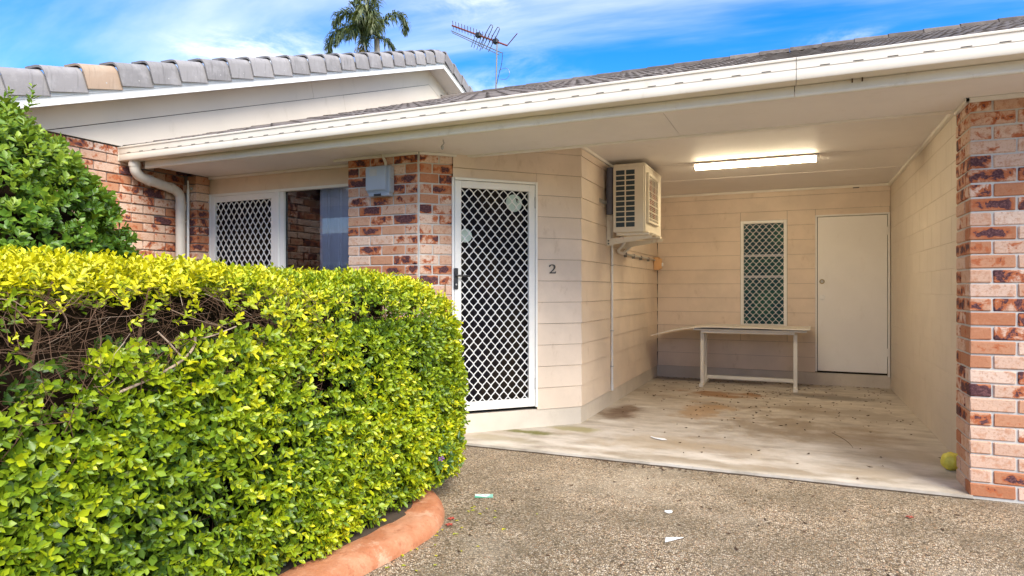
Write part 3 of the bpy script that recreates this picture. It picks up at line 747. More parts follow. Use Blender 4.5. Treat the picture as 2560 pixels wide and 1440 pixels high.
# curtain folds behind the glass
m = MB(); cv = []
for i in range(60):
    x = -4.20+i*.0095; cv.append((x, WY+.085+.022*math.sin(i*.85)+.008*math.sin(i*2.1)))
m.add([(x, y, .9) for x, y in cv]+[(x, y, 2.25) for x, y in cv], [(i, i+1, 61+i, 60+i) for i in range(59)])
m.build('curtain', 'curtain', window, smooth=True)
# dark room behind
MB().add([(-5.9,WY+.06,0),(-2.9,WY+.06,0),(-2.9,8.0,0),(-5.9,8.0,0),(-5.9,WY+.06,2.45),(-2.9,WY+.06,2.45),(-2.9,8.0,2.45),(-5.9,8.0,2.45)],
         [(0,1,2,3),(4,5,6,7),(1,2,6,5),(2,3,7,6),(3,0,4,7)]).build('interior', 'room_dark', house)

# ---- back window with louvres behind the grille
bo, bt, bn = (BW[0], YB), (1, 0), (0, -1); BWW = BW[1]-BW[0]
w2 = frame(MB(), bo, bt, bn, .002, BWW-.002, BW[2]+.002, BW[3]-.002, .040, -.02, .026).build('back_window', 'white_frame', house, bevel=.003)
grille(bo, bt, bn, .038, BWW-.038, BW[2]+.040, BW[3]-.040, .0815, .092, .009, .006, .0058).build('grille', 'white_grille', w2)
MB().fbox(bo, bt, bn, .0, BWW, -.05, -.035, BW[2], BW[3]).build('pane', 'louvre_glass', w2)
for z in (1.70, 1.415): MB().fbox(bo, bt, bn, .04, BWW-.04, -.034, -.026, z-.017, z+.017).build('louvre_rail', 'meter_paint', w2)
for z in (1.0, 1.25, 1.56, 1.85, 2.02): MB().fbox(bo, bt, bn, .04, BWW-.04, -.034, -.030, z-.002, z+.002).build('louvre_edge', 'sling_grey', w2)
# ---- back door
do, dt, dn = (BD[0], YB), (1, 0), (0, -1); DW = BD[1]-BD[0]
m = MB(); m.fbox(do, dt, dn, 0, .020, -.05, .024, .175, BD[3]); m.fbox(do, dt, dn, DW-.020, DW, -.05, .024, .145, BD[3]); m.fbox(do, dt, dn, .02, DW-.02, -.05, .023, BD[3]-.02, BD[3])
m.build('back_door_frame', 'door_paint', house, bevel=.002)
MB().fbox(do, dt, dn, .02, DW-.02, -.049, -.03, .158, BD[3]-.02).build('door_shadow_gap', 'dark_gap', house)
bd = MB().fbox(do, dt, dn, .028, DW-.028, -.02, .014, .186, BD[3]-.028).build('back_door', 'door_paint', house, bevel=.002)
Rb = Matrix.Rotation(R(90), 3, 'X')
MB().lathe([(.026, 0), (.032, .003), (.030, .007), (.022, .008)], (BD[0]+.078, YB-.013, 1.345), 20, Rb).build('deadlock', 'brass', bd, smooth=True)
MB().lathe([(.019, 0), (.019, .003)], (BD[0]+.078, YB-.0205, 1.345), 20, Rb).build('deadlock_face', 'galvanised', bd)
MB().lathe([(.034, 0), (.035, .006), (.03, .009), (.02, .012), (.0, .013)], (BD[0]+.078, YB-.013, 1.137), 20, Rb).build('blank_rose', 'paper_white', bd, smooth=True)
for z in (1.98, .45): MB().fbox(do, dt, dn, DW-.030, DW-.012, .012, .027, z-.05, z+.05).build('hinge', 'door_paint', bd)
MB().box(.66, .73, YB-.02, YB-.012, 2.535, 2.55).build('cable_clip', 'black_plastic', house)

# ---- next bay of the row, past the frame to the right
MB().box(1.268, 4.6, YB, YB+.1, 0, 2.62).build('far_bay_wall', 'siding_paint', house)
MB().box(4.45, 4.6, 4.7, YB-.002, -.03, 2.62).build('far_side_wall', 'block_paint', house)
MB().box(1.27, 4.448, 4.99, YB-.002, ZC, ZC+.012).build('ceiling_panel', 'ceiling_paint', house)
struct(MB().prism([(x, y, -.10) for x, y in ((1.432, 4.70), (4.448, 4.72), (4.448, YB-.004), (1.272, YB-.004), (1.272, 5.07), (1.432, 5.07))], [(x, y, -.001) for x, y in ((1.432, 4.70), (4.448, 4.72), (4.448, YB-.004), (1.272, YB-.004), (1.272, 5.07), (1.432, 5.07))]).build('next_carport_slab', 'slab_concrete'))

# ================================================================== things on the house
# house number 2 in a serif hand
def numeral(parent=None):
    cx_, cz_, hh = 0., 0., .076
    path = [(-.36,.26,.10),(-.38,.34,.15),(-.34,.42,.15),(-.22,.49,.11),(-.05,.52,.10),(.12,.49,.13),(.25,.40,.17),(.29,.26,.19),(.24,.10,.17),(.12,-.06,.13),(-.06,-.22,.10),(-.24,-.38,.09),(-.36,-.46,.08)]
    path = smooth_path(path, 2); m = MB(); up = []; dn_ = []
    for i, (x, z, w) in enumerate(path):
        a = path[max(i-1, 0)]; b = path[min(i+1, len(path)-1)]; dx, dz = b[0]-a[0], b[1]-a[1]; l_ = math.hypot(dx, dz)
        up.append((x-dz/l_*w/2, z+dx/l_*w/2)); dn_.append((x+dz/l_*w/2, z-dx/l_*w/2))
    P = lambda x, z, b: sfr(.94+x*hh, 1.428+z*hh, b)
    for i in range(len(path)-1):
        q = [up[i], dn_[i], dn_[i+1], up[i+1]]
        m.prism([P(x, z, .012) for x, z in q], [P(x, z, .019) for x, z in q])
    for q in ([(-.40,-.52),(.36,-.52),(.40,-.36),(-.32,-.40)], [(.30,-.52),(.40,-.52),(.46,-.26),(.40,-.26)]):
        m.prism([P(x, z, .012) for x, z in q], [P(x, z, .0185) for x, z in q])
    return m
tag(numeral().build('house_number', 'black_number'), 'dark serif numeral 2 fixed to the boards beside the security door', 'number')

# air conditioner
ac = thing('air_conditioner', 'cream split system condenser bracketed high on the carport side wall', 'air conditioner', (-1.56, 6.93, 1.80))
AX0, AX1, AY0, AY1, AZ0, AZ1 = -1.725, -1.400, 6.50, 7.36, 1.826, 2.522
cas = MB().box(AX0, AX1, AY0+.012, AY1, AZ0, AZ1).build('casing', 'aircon_paint', ac, bevel=.012, seg=2, smooth=True)
MB().box(AX0-.003, AX1+.004, AY0+.006, AY1+.003, AZ1-.030, AZ1+.004).build('lid', 'aircon_paint', ac, bevel=.008, seg=2, smooth=True)
MB().box(AX0+.012, AX1-.085, AY0+.010, AY0+.0115, AZ0+.04, AZ1-.045).build('fin_panel', 'fin_dark', ac)
m = MB(); cells = 11; gx0, gx1 = AX0+.001, AX1-.012; zc0, zc1 = AZ0+.055, AZ1-.060
xs = [(gx0+.026, gx0+.118), (gx0+.130, gx0+.222)]
m.box(gx0, xs[0][0], AY0, AY0+.011, AZ0+.004, AZ1-.032); m.box(xs[0][1], xs[1][0], AY0+.0005, AY0+.011, zc0, zc1); m.box(xs[1][1], gx1, AY0, AY0+.011, AZ0+.004, AZ1-.032)
m.box(xs[0][0], xs[1][1], AY0, AY0+.011, AZ0+.004, zc0); m.box(xs[0][0], xs[1][1], AY0, AY0+.011, zc1, AZ1-.032)
ph = (zc1-zc0)/cells
for i in range(1, cells):
    for a, b in xs: m.box(a, b, AY0+.001, AY0+.011, zc0+i*ph-.005, zc0+i*ph+.005)
m.build('vent_lattice', 'aircon_paint', ac)
gy0, gy1, gz0, gz1 = AY0+.07, AY0+.60, AZ0+.10, AZ1-.085
fg = MB(); F_ = lambda a, b: fg.box(AX1-.002, AX1+.028, *a, *b)
F_((gy0, gy0+.03), (gz0, gz1)); F_((gy1-.03, gy1), (gz0, gz1)); fg.box(AX1-.002, AX1+.027, gy0+.03, gy1-.03, gz0, gz0+.028); fg.box(AX1-.002, AX1+.027, gy0+.03, gy1-.03, gz1-.028, gz1)
gr_ = fg.build('fan_grille', 'aircon_paint', ac, bevel=.005)
MB().box(AX1, AX1+.006, gy0+.03, gy1-.03, gz0+.028, gz1-.028).build('fan_opening', 'blade_grey', ac)
m = MB()
for i in range(26):
    z = gz0+.04+i*(gz1-gz0-.07)/25; m.box(AX1+.018, AX1+.021, gy0+.028, gy1-.028, z-.0016, z+.0016)
for i in range(7):
    z = gz0+.05+i*(gz1-gz0-.1)/6; m.box(AX1+.020, AX1+.025, gy0+.028, gy1-.028, z-.003, z+.003)
for yy in (.35, .7): m.box(AX1+.019, AX1+.023, gy0+yy*(gy1-gy0)-.003, gy0+yy*(gy1-gy0)+.003, gz0+.028, gz1-.028)
m.build('grille_wire', 'aircon_paint', gr_)
fan = MB(); fc = Vector((AX1+.009, (gy0+gy1)/2, (gz0+gz1)/2))
for i in range(4):
    a = i*math.pi/2+.4; q = []
    for r_, da in ((.04, -.3), (.20, -.25), (.225, .25), (.20, .6), (.05, .45)): q.append((fc.y+r_*math.cos(a+da), fc.z+r_*math.sin(a+da)))
    fan.prism([(fc.x, y_, z_) for y_, z_ in q], [(fc.x+.004, y_, z_) for y_, z_ in q])
fan.lathe([(.05, -.002), (.05, .008)], fc, 14, Matrix.Rotation(R(90), 3, 'Y')); fan.build('fan', 'antenna_rust', ac)
lg = [(7.155, 2.385), (7.215, 2.40), (7.175, 2.31)]
MB().prism([(AX1-.0, a, b) for a, b in lg], [(AX1+.0015, a, b) for a, b in lg]).build('maker_badge', 'logo_blue', ac)
MB().box(AX1, AX1+.002, 7.16, 7.20, 2.165, 2.205).build('rating_label', 'black_plastic', ac)
for yb_ in (6.62, 7.20):
    m = MB(); m.box(XL+.014, XL+.022, yb_-.02, yb_+.02, 1.700, 2.170); m.box(XL+.014, XL+.055, yb_-.022, yb_-.016, 1.700, 2.170)
    m.prism([(XL+.02, yb_-.021, 1.700), (XL+.02, yb_-.021, 1.775), (AX1+.05, yb_-.021, 1.800), (AX1+.05, yb_-.021, 1.772)], [(XL+.02, yb_-.016, 1.700), (XL+.02, yb_-.016, 1.775), (AX1+.05, yb_-.016, 1.800), (AX1+.05, yb_-.016, 1.772)])
    m.prism([(XL+.02, yb_-.016, 1.770), (XL+.02, yb_-.016, 1.775), (AX1+.05, yb_-.016, 1.800), (AX1+.05, yb_-.016, 1.795)], [(XL+.02, yb_+.03, 1.770), (XL+.02, yb_+.03, 1.775), (AX1+.05, yb_+.03, 1.800), (AX1+.05, yb_+.03, 1.795)])
    bk = m.build('bracket', 'rusty_bracket', ac)
    mm = MB()
    for z in (1.722, 1.752): mm.lathe([(.009, 0), (.009, .003)], (XL+.035, yb_-.0215, z), 8, Rb)
    mm.build('bolt_hole', 'black_plastic', bk)
m = MB(); m.box(AX0+.02, AX1+.03, AY0+.05, AY0+.10, 1.798, 1.826); m.build('foot_rail', 'aircon_paint', ac, bevel=.003); MB().box(AX0+.02, AX1+.03, 7.17, 7.23, 1.803, 1.826).build('foot_rail', 'aircon_paint', ac, bevel=.003)
m = MB().box(XL+.016, XL+.040, 6.33, 7.3, 2.125, 2.130).box(XL+.014, XL+.018, 6.33, 7.3, 2.125, 2.165).box(XL+.036, XL+.040, 6.33, 7.3, 2.125, 2.150)
m.build('wall_rail', 'galvanised', ac)
MB().tube([(-1.765, 6.535, 2.50), (-1.772, 6.53, 2.3), (-1.770, 6.535, 2.02)], .036, 10).build('lagged_pipe', 'sling_grey', ac, smooth=True)
MB().tube([(-1.770, 6.60, 2.02), (-1.772, 6.62, 1.93), (-1.785, 6.66, 1.84), (-1.79, 6.68, 1.78)], .020, 8).build('drain_hose', 'pipe_paint', ac, smooth=True)
# conduit down the wall
t = thing('drain_conduit', 'thin white vertical conduit running down the boards below the air conditioner', 'conduit', (XL+.025, 6.77, .17))
cp = MB().tube([(XL+.027, 6.77, 1.73), (XL+.027, 6.77, .165)], .0125, 10).build('pipe', 'conduit_white', t, smooth=True)
MB().tube([(XL+.027, 6.77, .225), (XL+.027, 6.77, .160)], .016, 10).build('end_socket', 'conduit_white', t, smooth=True)
for z in (1.50, .80, .42): MB().box(XL+.012, XL+.043, 6.752, 6.788, z-.006, z+.006).build('saddle_clip', 'galvanised', t, bevel=.002)
# isolator switch with its conduit
t = thing('isolator_switch', 'weathered orange isolator switch box in the carport corner fed by flexible conduit', 'switch', (XL+.05, 9.09, 1.5))
MB().box(XL+.014, XL+.085, 9.02, 9.17, 1.515, 1.690).build('switch_box', 'switch_orange', t, bevel=.008, seg=2)
MB().prism([(XL+.085, 9.03, 1.525), (XL+.115, 9.07, 1.535), (XL+.115, 9.12, 1.535), (XL+.085, 9.16, 1.525)], [(XL+.085, 9.03, 1.680), (XL+.115, 9.07, 1.670), (XL+.115, 9.12, 1.670), (XL+.085, 9.16, 1.680)]).build('cover', 'switch_orange', t, bevel=.004)
MB().box(XL+.113, XL+.135, 9.085, 9.105, 1.565, 1.615).build('toggle', 'paper_white', t, bevel=.004)
fx = smooth_path([(-1.72, 7.02, 1.79), (-1.75, 6.98, 1.72), (-1.79, 6.95, 1.675), (-1.805, 7.05, 1.652), (-1.805, 7.25, 1.650)], 2)
MB().tube(fx, .017, 8).build('flexible_conduit', 'conduit_white', t, smooth=True)
MB().tube(smooth_path([(-1.68, 7.28, 1.80), (-1.73, 7.27, 1.72), (-1.80, 7.24, 1.66)], 2), .016, 8).build('flexible_conduit', 'conduit_white', t, smooth=True)
MB().tube([(-1.805, 7.22, 1.650), (-1.805, 9.03, 1.652)], .0125, 8).build('rigid_conduit', 'galvanised', t, smooth=True)
for y_ in (7.35, 7.75, 8.15, 8.6): MB().box(XL+.013, XL+.046, y_-.008, y_+.008, 1.615, 1.668).build('clip', 'antenna_grey', t)

# fluorescent batten
fl = thing('fluorescent_light', 'lit fluorescent batten with warm diffuser on the carport ceiling', 'ceiling light', (-.40, 7.06, ZC))
MB().box(-1.0, .20, 6.965, 7.125, ZC-.022, ZC-.004).build('base', 'ceiling_paint', fl, bevel=.006)
dif = []
for j in range(9):
    q = math.pi*j/8; dif.append((7.045-.052*math.cos(q), ZC-.022-.048*math.sin(q)))
MB().prism([(-.975, y_, z_) for y_, z_ in dif], [(.175, y_, z_) for y_, z_ in dif]).build('diffuser', 'lamp_diffuser', fl, smooth=True)
for x0, x1 in ((-.992, -.976), (.176, .192)): MB().prism([(x0, 7.045+(y_-7.045)*1.12, ZC-.022+(z_-ZC+.022)*1.12) for y_, z_ in dif], [(x1, 7.045+(y_-7.045)*1.12, ZC-.022+(z_-ZC+.022)*1.12) for y_, z_ in dif]).build('end_cap', 'ceiling_paint', fl)

# meter box on the pier
mb = thing('meter_box', 'grey electrical meter box on the brick pier beside the entry', 'meter box', (-3.27, 4.6, 2.0))
MB().box(-3.385, -3.150, 4.590, 4.659, 2.068, 2.295).build('box', 'meter_paint', mb, bevel=.006, seg=2)
MB().box(-3.390, -3.175, 4.572, 4.589, 2.085, 2.292).build('lid', 'meter_paint', mb, bevel=.008, seg=2)
MB().box(-3.345, -3.270, 4.5705, 4.5715, 2.21, 2.27).build('notice', 'galvanised', mb)
MB().box(-3.370, -3.160, 4.592, 4.655, 2.038, 2.068).build('base_tray', 'meter_paint', mb, bevel=.004)
MB().box(-3.31, -3.24, 4.585, 4.595, 2.04, 2.06).build('latch', 'dark_recess', mb)
MB().lathe([(.008, 0), (.008, .014)], (-3.150, 4.62, 2.19), 10, Matrix.Rotation(R(90), 3, 'Y')).build('side_bolt', 'galvanised', mb)
MB().tube([(-3.22, 4.635, 2.29), (-3.222, 4.632, 2.33), (-3.25, 4.62, 2.40)], .013, 8).build('entry_conduit', 'pipe_paint', mb, smooth=True)
# white pole conduit beside the corner pier
t = thing('wall_conduit', 'slim white conduit standing beside the downpipe and corner pier', 'conduit', (-5.645, 4.68, 0))
MB().tube([(-5.645, 4.675, 0), (-5.645, 4.675, 2.24), (-5.645, 4.675, 2.27)], [.0135, .0135, .009], 10).build('pipe', 'conduit_white', t, smooth=True)
MB().tube([(-5.645, 4.675, 2.265), (-5.645, 4.675, 2.345)], .0085, 8).build('upper_pipe', 'conduit_white', t, smooth=True)
MB().box(-5.63, -5.605, 4.683, 4.697, 2.255, 2.275).build('clip', 'galvanised', t)
# hook under the soffit
t = MB().tube(smooth_path([(-2.50, 4.36, 2.40), (-2.50, 4.36, 2.385), (-2.49, 4.36, 2.375), (-2.505, 4.36, 2.36), (-2.51, 4.36, 2.34)], 1), .005, 6)
t.lathe([(.002, -.03), (.011, -.02), (.012, -.005), (.006, .006)], (-2.508, 4.36, 2.352), 10)
tag(t.build('soffit_hook', 'galvanised', smooth=True), 'small metal line hook hanging from the eave near the entry', 'hook')

# ================================================================== carport things
tb = thing('work_table', 'white narrow metal framed table under the barred back window', 'table', (-.56, 8.85, 0))
MB().box(-1.215, .115, 8.50, 9.22, .722, .742).build('tabletop', 'table_paint', tb, bevel=.004)
MB().box(-1.12, -.02, 8.52, 9.15, .690, .721).build('apron', 'table_paint', tb, bevel=.003)
for x in (-1.135, -.035):
    MB().box(x, x+.045, 8.60, 8.645, .04, .69).build('leg', 'table_paint', tb, bevel=.003)
    MB().box(x, x+.045, 8.88, 8.925, .04, .69).build('leg', 'table_paint', tb, bevel=.003)
    f_ = MB().box(x-.002, x+.047, 8.50, 9.18, .006, .040).build('foot', 'table_paint', tb, bevel=.004)
    MB().box(x-.004, x+.049, 8.496, 8.53, 0, .043).build('foot_cap', 'table_paint', f_, bevel=.004)
MB().box(-1.088, -.037, 8.885, 8.915, .065, .110).build('stretcher', 'table_paint', tb, bevel=.003)
pr = []
for i in range(33):
    x = -1.745+i*(1.895/32)
    z = .752
    if x < -1.15: z = .752+.022*0-.20*(max(0, (-1.15-x))/.6)**1.35*.60
    z += .012*math.exp(-((x+1.0)/.25)**2)+.004*math.sin(x*7)+(.010*math.exp(-((x+.35)/.2)**2))
    pr.append((x, z))
m = MB().prism([(x, 8.47, z) for x, z in pr]+[(x, 8.47, z+.011) for x, z in pr[::-1]], [(x+.02, 9.26, z) for x, z in pr]+[(x+.02, 9.26, z+.011) for x, z in pr[::-1]])
tag(m.build('warped_board', 'sheet_board'), 'thin bowed sheet board lying on the white table and drooping past its left end', 'board')
# crumpled yellow ball
def ball(c, r_):
    bm = bmesh.new(); bmesh.ops.create_icosphere(bm, subdivisions=3, radius=r_)
    for v in bm.verts:
        n = v.co.normalized(); v.co = n*r_*(1+.05*math.sin(9*n.x+3*n.z)+.04*math.sin(13*n.y+2)+.035*math.sin(21*n.z+7*n.x)); v.co.z *= .97
    me = bpy.data.meshes.new('ball'); bm.to_mesh(me); bm.free(); me.shade_smooth(); me.materials.append(MATS['ball_yellow'])
    o = bpy.data.objects.new('ball', me); C.objects.link(o); o.location = c; return o
tag(ball((.975, 5.30, .058), .064), 'crumpled yellow plastic ball against the foot of the brick pillar', 'ball')

def scrap(name, pts, c, mat, rot=0, th=.0012, curl=.006):
    m = MB(); cs, sn_ = math.cos(rot), math.sin(rot)
    P = lambda x, y, z: (c[0]+x*cs-y*sn_, c[1]+x*sn_+y*cs, c[2]+z+curl*abs(math.sin(x*30+y*17)))
    m.prism([P(x, y, 0.0005) for x, y in pts], [P(x, y, th+.0005) for x, y in pts]); return m.build(name, mat, origin=c)
scrap_g = 'torn paper scraps on the ground'
tag(scrap('paper_scrap', [(-.075,.02),(-.03,.005),(.0,.02),(.05,.015),(.085,-.005),(.06,-.045),(-.02,-.03),(-.07,.0)], (-1.056, 5.416, .001), 'paper_white', -.3), 'torn white paper scrap lying on the concrete slab', 'paper', scrap_g)
tag(scrap('paper_scrap', [(-.022,0),(-.015,.018),(.005,.025),(.022,.012),(.022,-.012),(.004,-.024),(-.016,-.018)], (-.666, 3.717, GZ+.001), 'paper_white', 0), 'small round white paper scrap on the aggregate driveway', 'paper', scrap_g)
tag(scrap('paper_scrap', [(-.05,-.035),(.055,.035),(-.035,.035)], (-.564, 3.303, GZ+.001), 'paper_white', .35), 'triangular white paper scrap nearest the camera on the driveway', 'paper', scrap_g)
tag(scrap('flyer', [(-.055,-.032),(.055,-.032),(.055,.032),(-.055,.032)], (-1.747, 3.544, GZ+.001), 'flyer_print', .42, curl=.004), 'small green and white printed card on the driveway beside the hedge', 'card')
for i, (x, y, lb) in enumerate(((-1.735, 3.115, 'fallen red flower beside the kerb tip, farther of the pair'), (-1.70, 3.03, 'fallen red flower beside the kerb tip, nearer of the pair'), (.574, 4.158, 'lone fallen red petal on the driveway before the brick pillar'))):
    m = MB()
    for j in range(5):
        a = j*1.256+i; m.add([(x, y, GZ+.004), (x+.014*math.cos(a-.5), y+.014*math.sin(a-.5), GZ+.012), (x+.024*math.cos(a), y+.024*math.sin(a), GZ+.008), (x+.014*math.cos(a+.5), y+.014*math.sin(a+.5), GZ+.012)], [(0,1,2,3)])
    tag(m.build('fallen_flower', 'flower_red'), lb, 'flower', 'fallen red flowers')
# leaf litter and grit on the slab
m = MB(); rr = random.Random(5)
for i in range(480):
    if i < 350: x, y, z = rr.uniform(-1.7, 1.0), 9.2-abs(rr.gauss(0, 1.9)), .001
    elif i < 410: x, y, z = rr.uniform(-1.75, 1.0), 9.27-abs(rr.gauss(0, .02)), .001
    else: x, y, z = rr.uniform(-1.6, 1.0), rr.uniform(2.6, 4.6), GZ+.001
    if y < 4.75 and z > 0: continue
    if i % 12 == 0: x, y, z = rr.gauss(-.85, .35), 4.615-abs(rr.gauss(0, .03)), GZ+.005
    l_ = rr.choice((.009, .012, .016, .026)); w_ = rr.uniform(.005, .011); a = rr.uniform(0, 6.28); c_, s_ = math.cos(a), math.sin(a)
    q = [(-l_, 0), (0, -w_), (l_, 0), (0, w_)]
    m.add([(x+u*c_-v*s_, y+u*s_+v*c_, z+(.006 if j in (0, 2) else .001)) for j, (u, v) in enumerate(q)], [(0,1,2,3)])
o = m.build('leaf_litter', 'debris_brown', kind='stuff'); o['label'] = 'specks of dry leaf litter scattered over the slab and driveway'
# hairline crack curl (dry vine tendril)
tag(MB().tube(smooth_path([(.28,6.25,.002),(.35,6.05,.002),(.39,5.88,.002),(.405,5.72,.002)], 2), .0013, 5).build('dry_tendril', 'debris_brown'), 'thin dry curved stem lying on the slab toward the right', 'twig')

# ================================================================== unit across the driveway (seen only in the window)
oh = thing('opposite_house', 'brick unit with low tiled roof across the driveway mirrored in the front window', 'house', (-12, -15, 0))
MB().box(-34, 12, -24, -15, GZ, 2.5).build('wall', 'kerb_terracotta', oh)
MB().prism([(-34.6, -14.3, 2.45), (-34.6, -19.5, 4.4), (-34.6, -24.7, 2.45)], [(12.6, -14.3, 2.45), (12.6, -19.5, 4.4), (12.6, -24.7, 2.45)]).build('roof', 'roof_tile', oh)
MB().box(-34.6, 12.6, -14.3, -14.18, 2.36, 2.5).build('gutter', 'gutter_paint', oh)

# ================================================================== TV antenna
an = thing('tv_antenna', 'old rooftop television antenna with rusty red boom on a thin mast', 'antenna', (-5.17, 11.0, 3.9))
MB().tube([(-5.18, 11, 3.9), (-5.17, 11, 5.03), (-5.145, 11, 5.95)], .014, 6).build('mast', 'antenna_grey', an)
b1a, b1b = Vector((-6.112, 11, 6.356)), Vector((-4.94, 11, 5.79)); b2a, b2b = Vector((-6.129, 11, 6.258)), Vector((-5.05, 11, 5.67))
bm1 = MB().tube([b1a, b1b], .017, 6).build('upper_boom', 'antenna_rust', an)
bm2 = MB().tube([b2a, b2b], .010, 6).tube([b2a+Vector((.02, 0, -.04)), b2b+Vector((-.05, 0, -.03))], .007, 5).build('lower_boom', 'antenna_grey', an)
for i in range(15):
    p = b1a.lerp(b1b, .02+i*.055); l_ = .07; MB().tube([p+Vector((-.03, l_, -.035)), p, p+Vector((.03, -l_, .07))], .006, 5).build('director', 'antenna_rust', an)
for f, l_ in ((.62, .30), (.74, .36)):
    p = b1a.lerp(b1b, f); d = Vector((.20, -.16, .13)); e = Vector((.028, 0, -.028))
    loop = [p-d*.9-e, p+d-e, p+d*1.10, p+d+e, p-d*.9+e]
    MB().tube(smooth_path([tuple(q) for q in loop], 1), .008, 5).build('dipole_loop', 'antenna_grey', an)
for f in (.45, .50, .56, .62):
    p = b2a.lerp(b2b, f); d = Vector((.10, -.1, .075)); MB().tube([p-d, p+d*1.3], .006, 5).build('rod_element', 'antenna_grey', an)
MB().tube([b1b, b1b+Vector((.27, -.15, .13))], .009, 5).build('reflector_rod', 'antenna_rust', an)
for f in (.49, .80):
    p = b1a.lerp(b1b, f); MB().box(p.x-.05, p.x+.05, 10.95, 11.05, p.z-.045, p.z+.045).build('junction_box', 'black_plastic', an, bevel=.015)
MB().tube(smooth_path([(-5.03, 11, 5.68), (-5.05, 11, 5.45), (-5.12, 11, 5.25), (-5.15, 11, 5.1)], 2), .006, 5).build('coaxial_cable', 'black_plastic', an)
lp = [(-5.12+.0, 11, 5.35)]+[(-5.0+.11*math.cos(a), 11, 5.27+.11*math.sin(a)) for a in [2.2-i*.45 for i in range(11)]]
MB().tube(lp, .004, 4).build('cable_loop', 'antenna_grey', an)

# ================================================================== foliage helpers (numpy)
LEAF = np.array([(0,0,0),(-.30,.25,.05),(-.46,.62,.08),(0,1,-.04),(.46,.62,.08),(.30,.25,.05),(0,.52,-.03)], float)
LTRI = [(0,6,1),(1,6,2),(2,6,3),(3,6,4),(4,6,5),(5,6,0)]
def unit(a): return a/np.maximum(np.linalg.norm(a, axis=-1, keepdims=True), 1e-9)
def leaf_cloud(P, D, N, Lh, Wd, tint):
    """P base, D direction, N normal, Lh length, Wd width -> verts (n,7,3)"""
    D = unit(D); Sx = unit(np.cross(D, N)); N2 = np.cross(Sx, D)
    V = P[:, None]+Sx[:, None]*(LEAF[None, :, 0:1]*Wd[:, None, None])+D[:, None]*(LEAF[None, :, 1:2]*Lh[:, None, None])+N2[:, None]*(LEAF[None, :, 2:3]*Lh[:, None, None])
    return V
def leaf_mesh(name, V, tint, mat):
    n = len(V); T = np.array(LTRI); F = (np.arange(n)[:, None, None]*7+T[None]).reshape(-1, 3)
    me = bpy.data.meshes.new(name); me.vertices.add(n*7); me.vertices.foreach_set('co', V.reshape(-1).astype(np.float32))
    me.loops.add(F.size); me.loops.foreach_set('vertex_index', F.reshape(-1).astype(np.int32)); me.polygons.add(len(F))
    me.polygons.foreach_set('loop_start', np.arange(0, F.size, 3, dtype=np.int32)); me.update(calc_edges=True)
    a = me.attributes.new('tint', 'FLOAT', 'POINT'); a.data.foreach_set('value', np.repeat(np.clip(tint, 0, 1), 7).astype(np.float32))
    me.shade_smooth(); me.materials.append(MATS[mat]); return me
def clusters(P, N, k, llen, lvar, wr, tint, tilt=(50, 80), stem=.05, up=.25):
    """rosettes of k leaves on shoots growing from P along N"""
    n = len(P); sdir = unit(N+np.array([0, 0, up])+rng.normal(0, .42, (n, 3)))
    aux = unit(np.cross(sdir, rng.normal(0, 1, (n, 3)))); bux = np.cross(sdir, aux)
    outP = []; outD = []; outN = []; outL = []; outT = []
    ph0 = rng.uniform(0, 6.28, n); sz = rng.uniform(1-lvar, 1+lvar, n)
    for j in range(k):
        ph = ph0+j*2.4+rng.normal(0, .25, n); rad = aux*np.cos(ph)[:, None]+bux*np.sin(ph)[:, None]
        tl = np.radians(rng.uniform(tilt[0], tilt[1], n)*(1-.45*j/k)); hgt = stem*(j/k)*sz
        d = sdir*np.cos(tl)[:, None]+rad*np.sin(tl)[:, None]; nn = sdir*np.sin(tl)[:, None]-rad*np.cos(tl)[:, None]+rng.normal(0, .22, (n, 3))
        outP.append(P+sdir*hgt[:, None]); outD.append(d); outN.append(nn)
        outL.append(llen*sz*rng.uniform(.7, 1.15, n)*(1-.35*j/k)); outT.append(tint+rng.normal(0, .11, n)+.12*j/k)
    Pp, Dd, Nn, Ll, Tt = (np.concatenate(a) for a in (outP, outD, outN, outL, outT))
    return leaf_cloud(Pp, Dd, Nn, Ll, Ll*wr*rng.uniform(.85, 1.15, len(Ll)), Tt), Tt
def snoise(p, f, seed):
    r2 = np.random.default_rng(seed); out = np.zeros(len(p))
    for i in range(7):
        w = unit(r2.normal(0, 1, 3))*f*r2.uniform(.6, 1.5); out += np.sin(p @ w+r2.uniform(0, 6.28))
    return out/3.7
def twigs(name, segs, parent, tints):
    vs = []; fs = []; tv = []
    for (pts, r0, r1), tt in zip(segs, tints):
        o = len(vs); m = len(pts)
        for i, p in enumerate(pts):
            d = pts[min(i+1, m-1)]-pts[max(i-1, 0)]; d = d/(np.linalg.norm(d)+1e-9)
            a = np.cross(d, (0.3, .2, .93)); a /= np.linalg.norm(a)+1e-9; b = np.cross(a, d); r_ = r0+(r1-r0)*i/(m-1)
            for j in range(4):
                q = p+(a*math.cos(j*1.571)+b*math.sin(j*1.571))*r_; vs.append(tuple(q)); tv.append(tt)
        for i in range(m-1):
            for j in range(4): fs.append((o+i*4+j, o+i*4+(j+1) % 4, o+(i+1)*4+(j+1) % 4, o+(i+1)*4+j))
    me = bpy.data.meshes.new(name); me.from_pydata(vs, [], fs); at = me.attributes.new('tint', 'FLOAT', 'POINT'); at.data.foreach_set('value', np.clip(np.array(tv), 0, 1)); me.shade_smooth(); me.materials.append(MATS['twig'])
    o = link(name, me, parent); o['kind'] = 'stuff'; return o

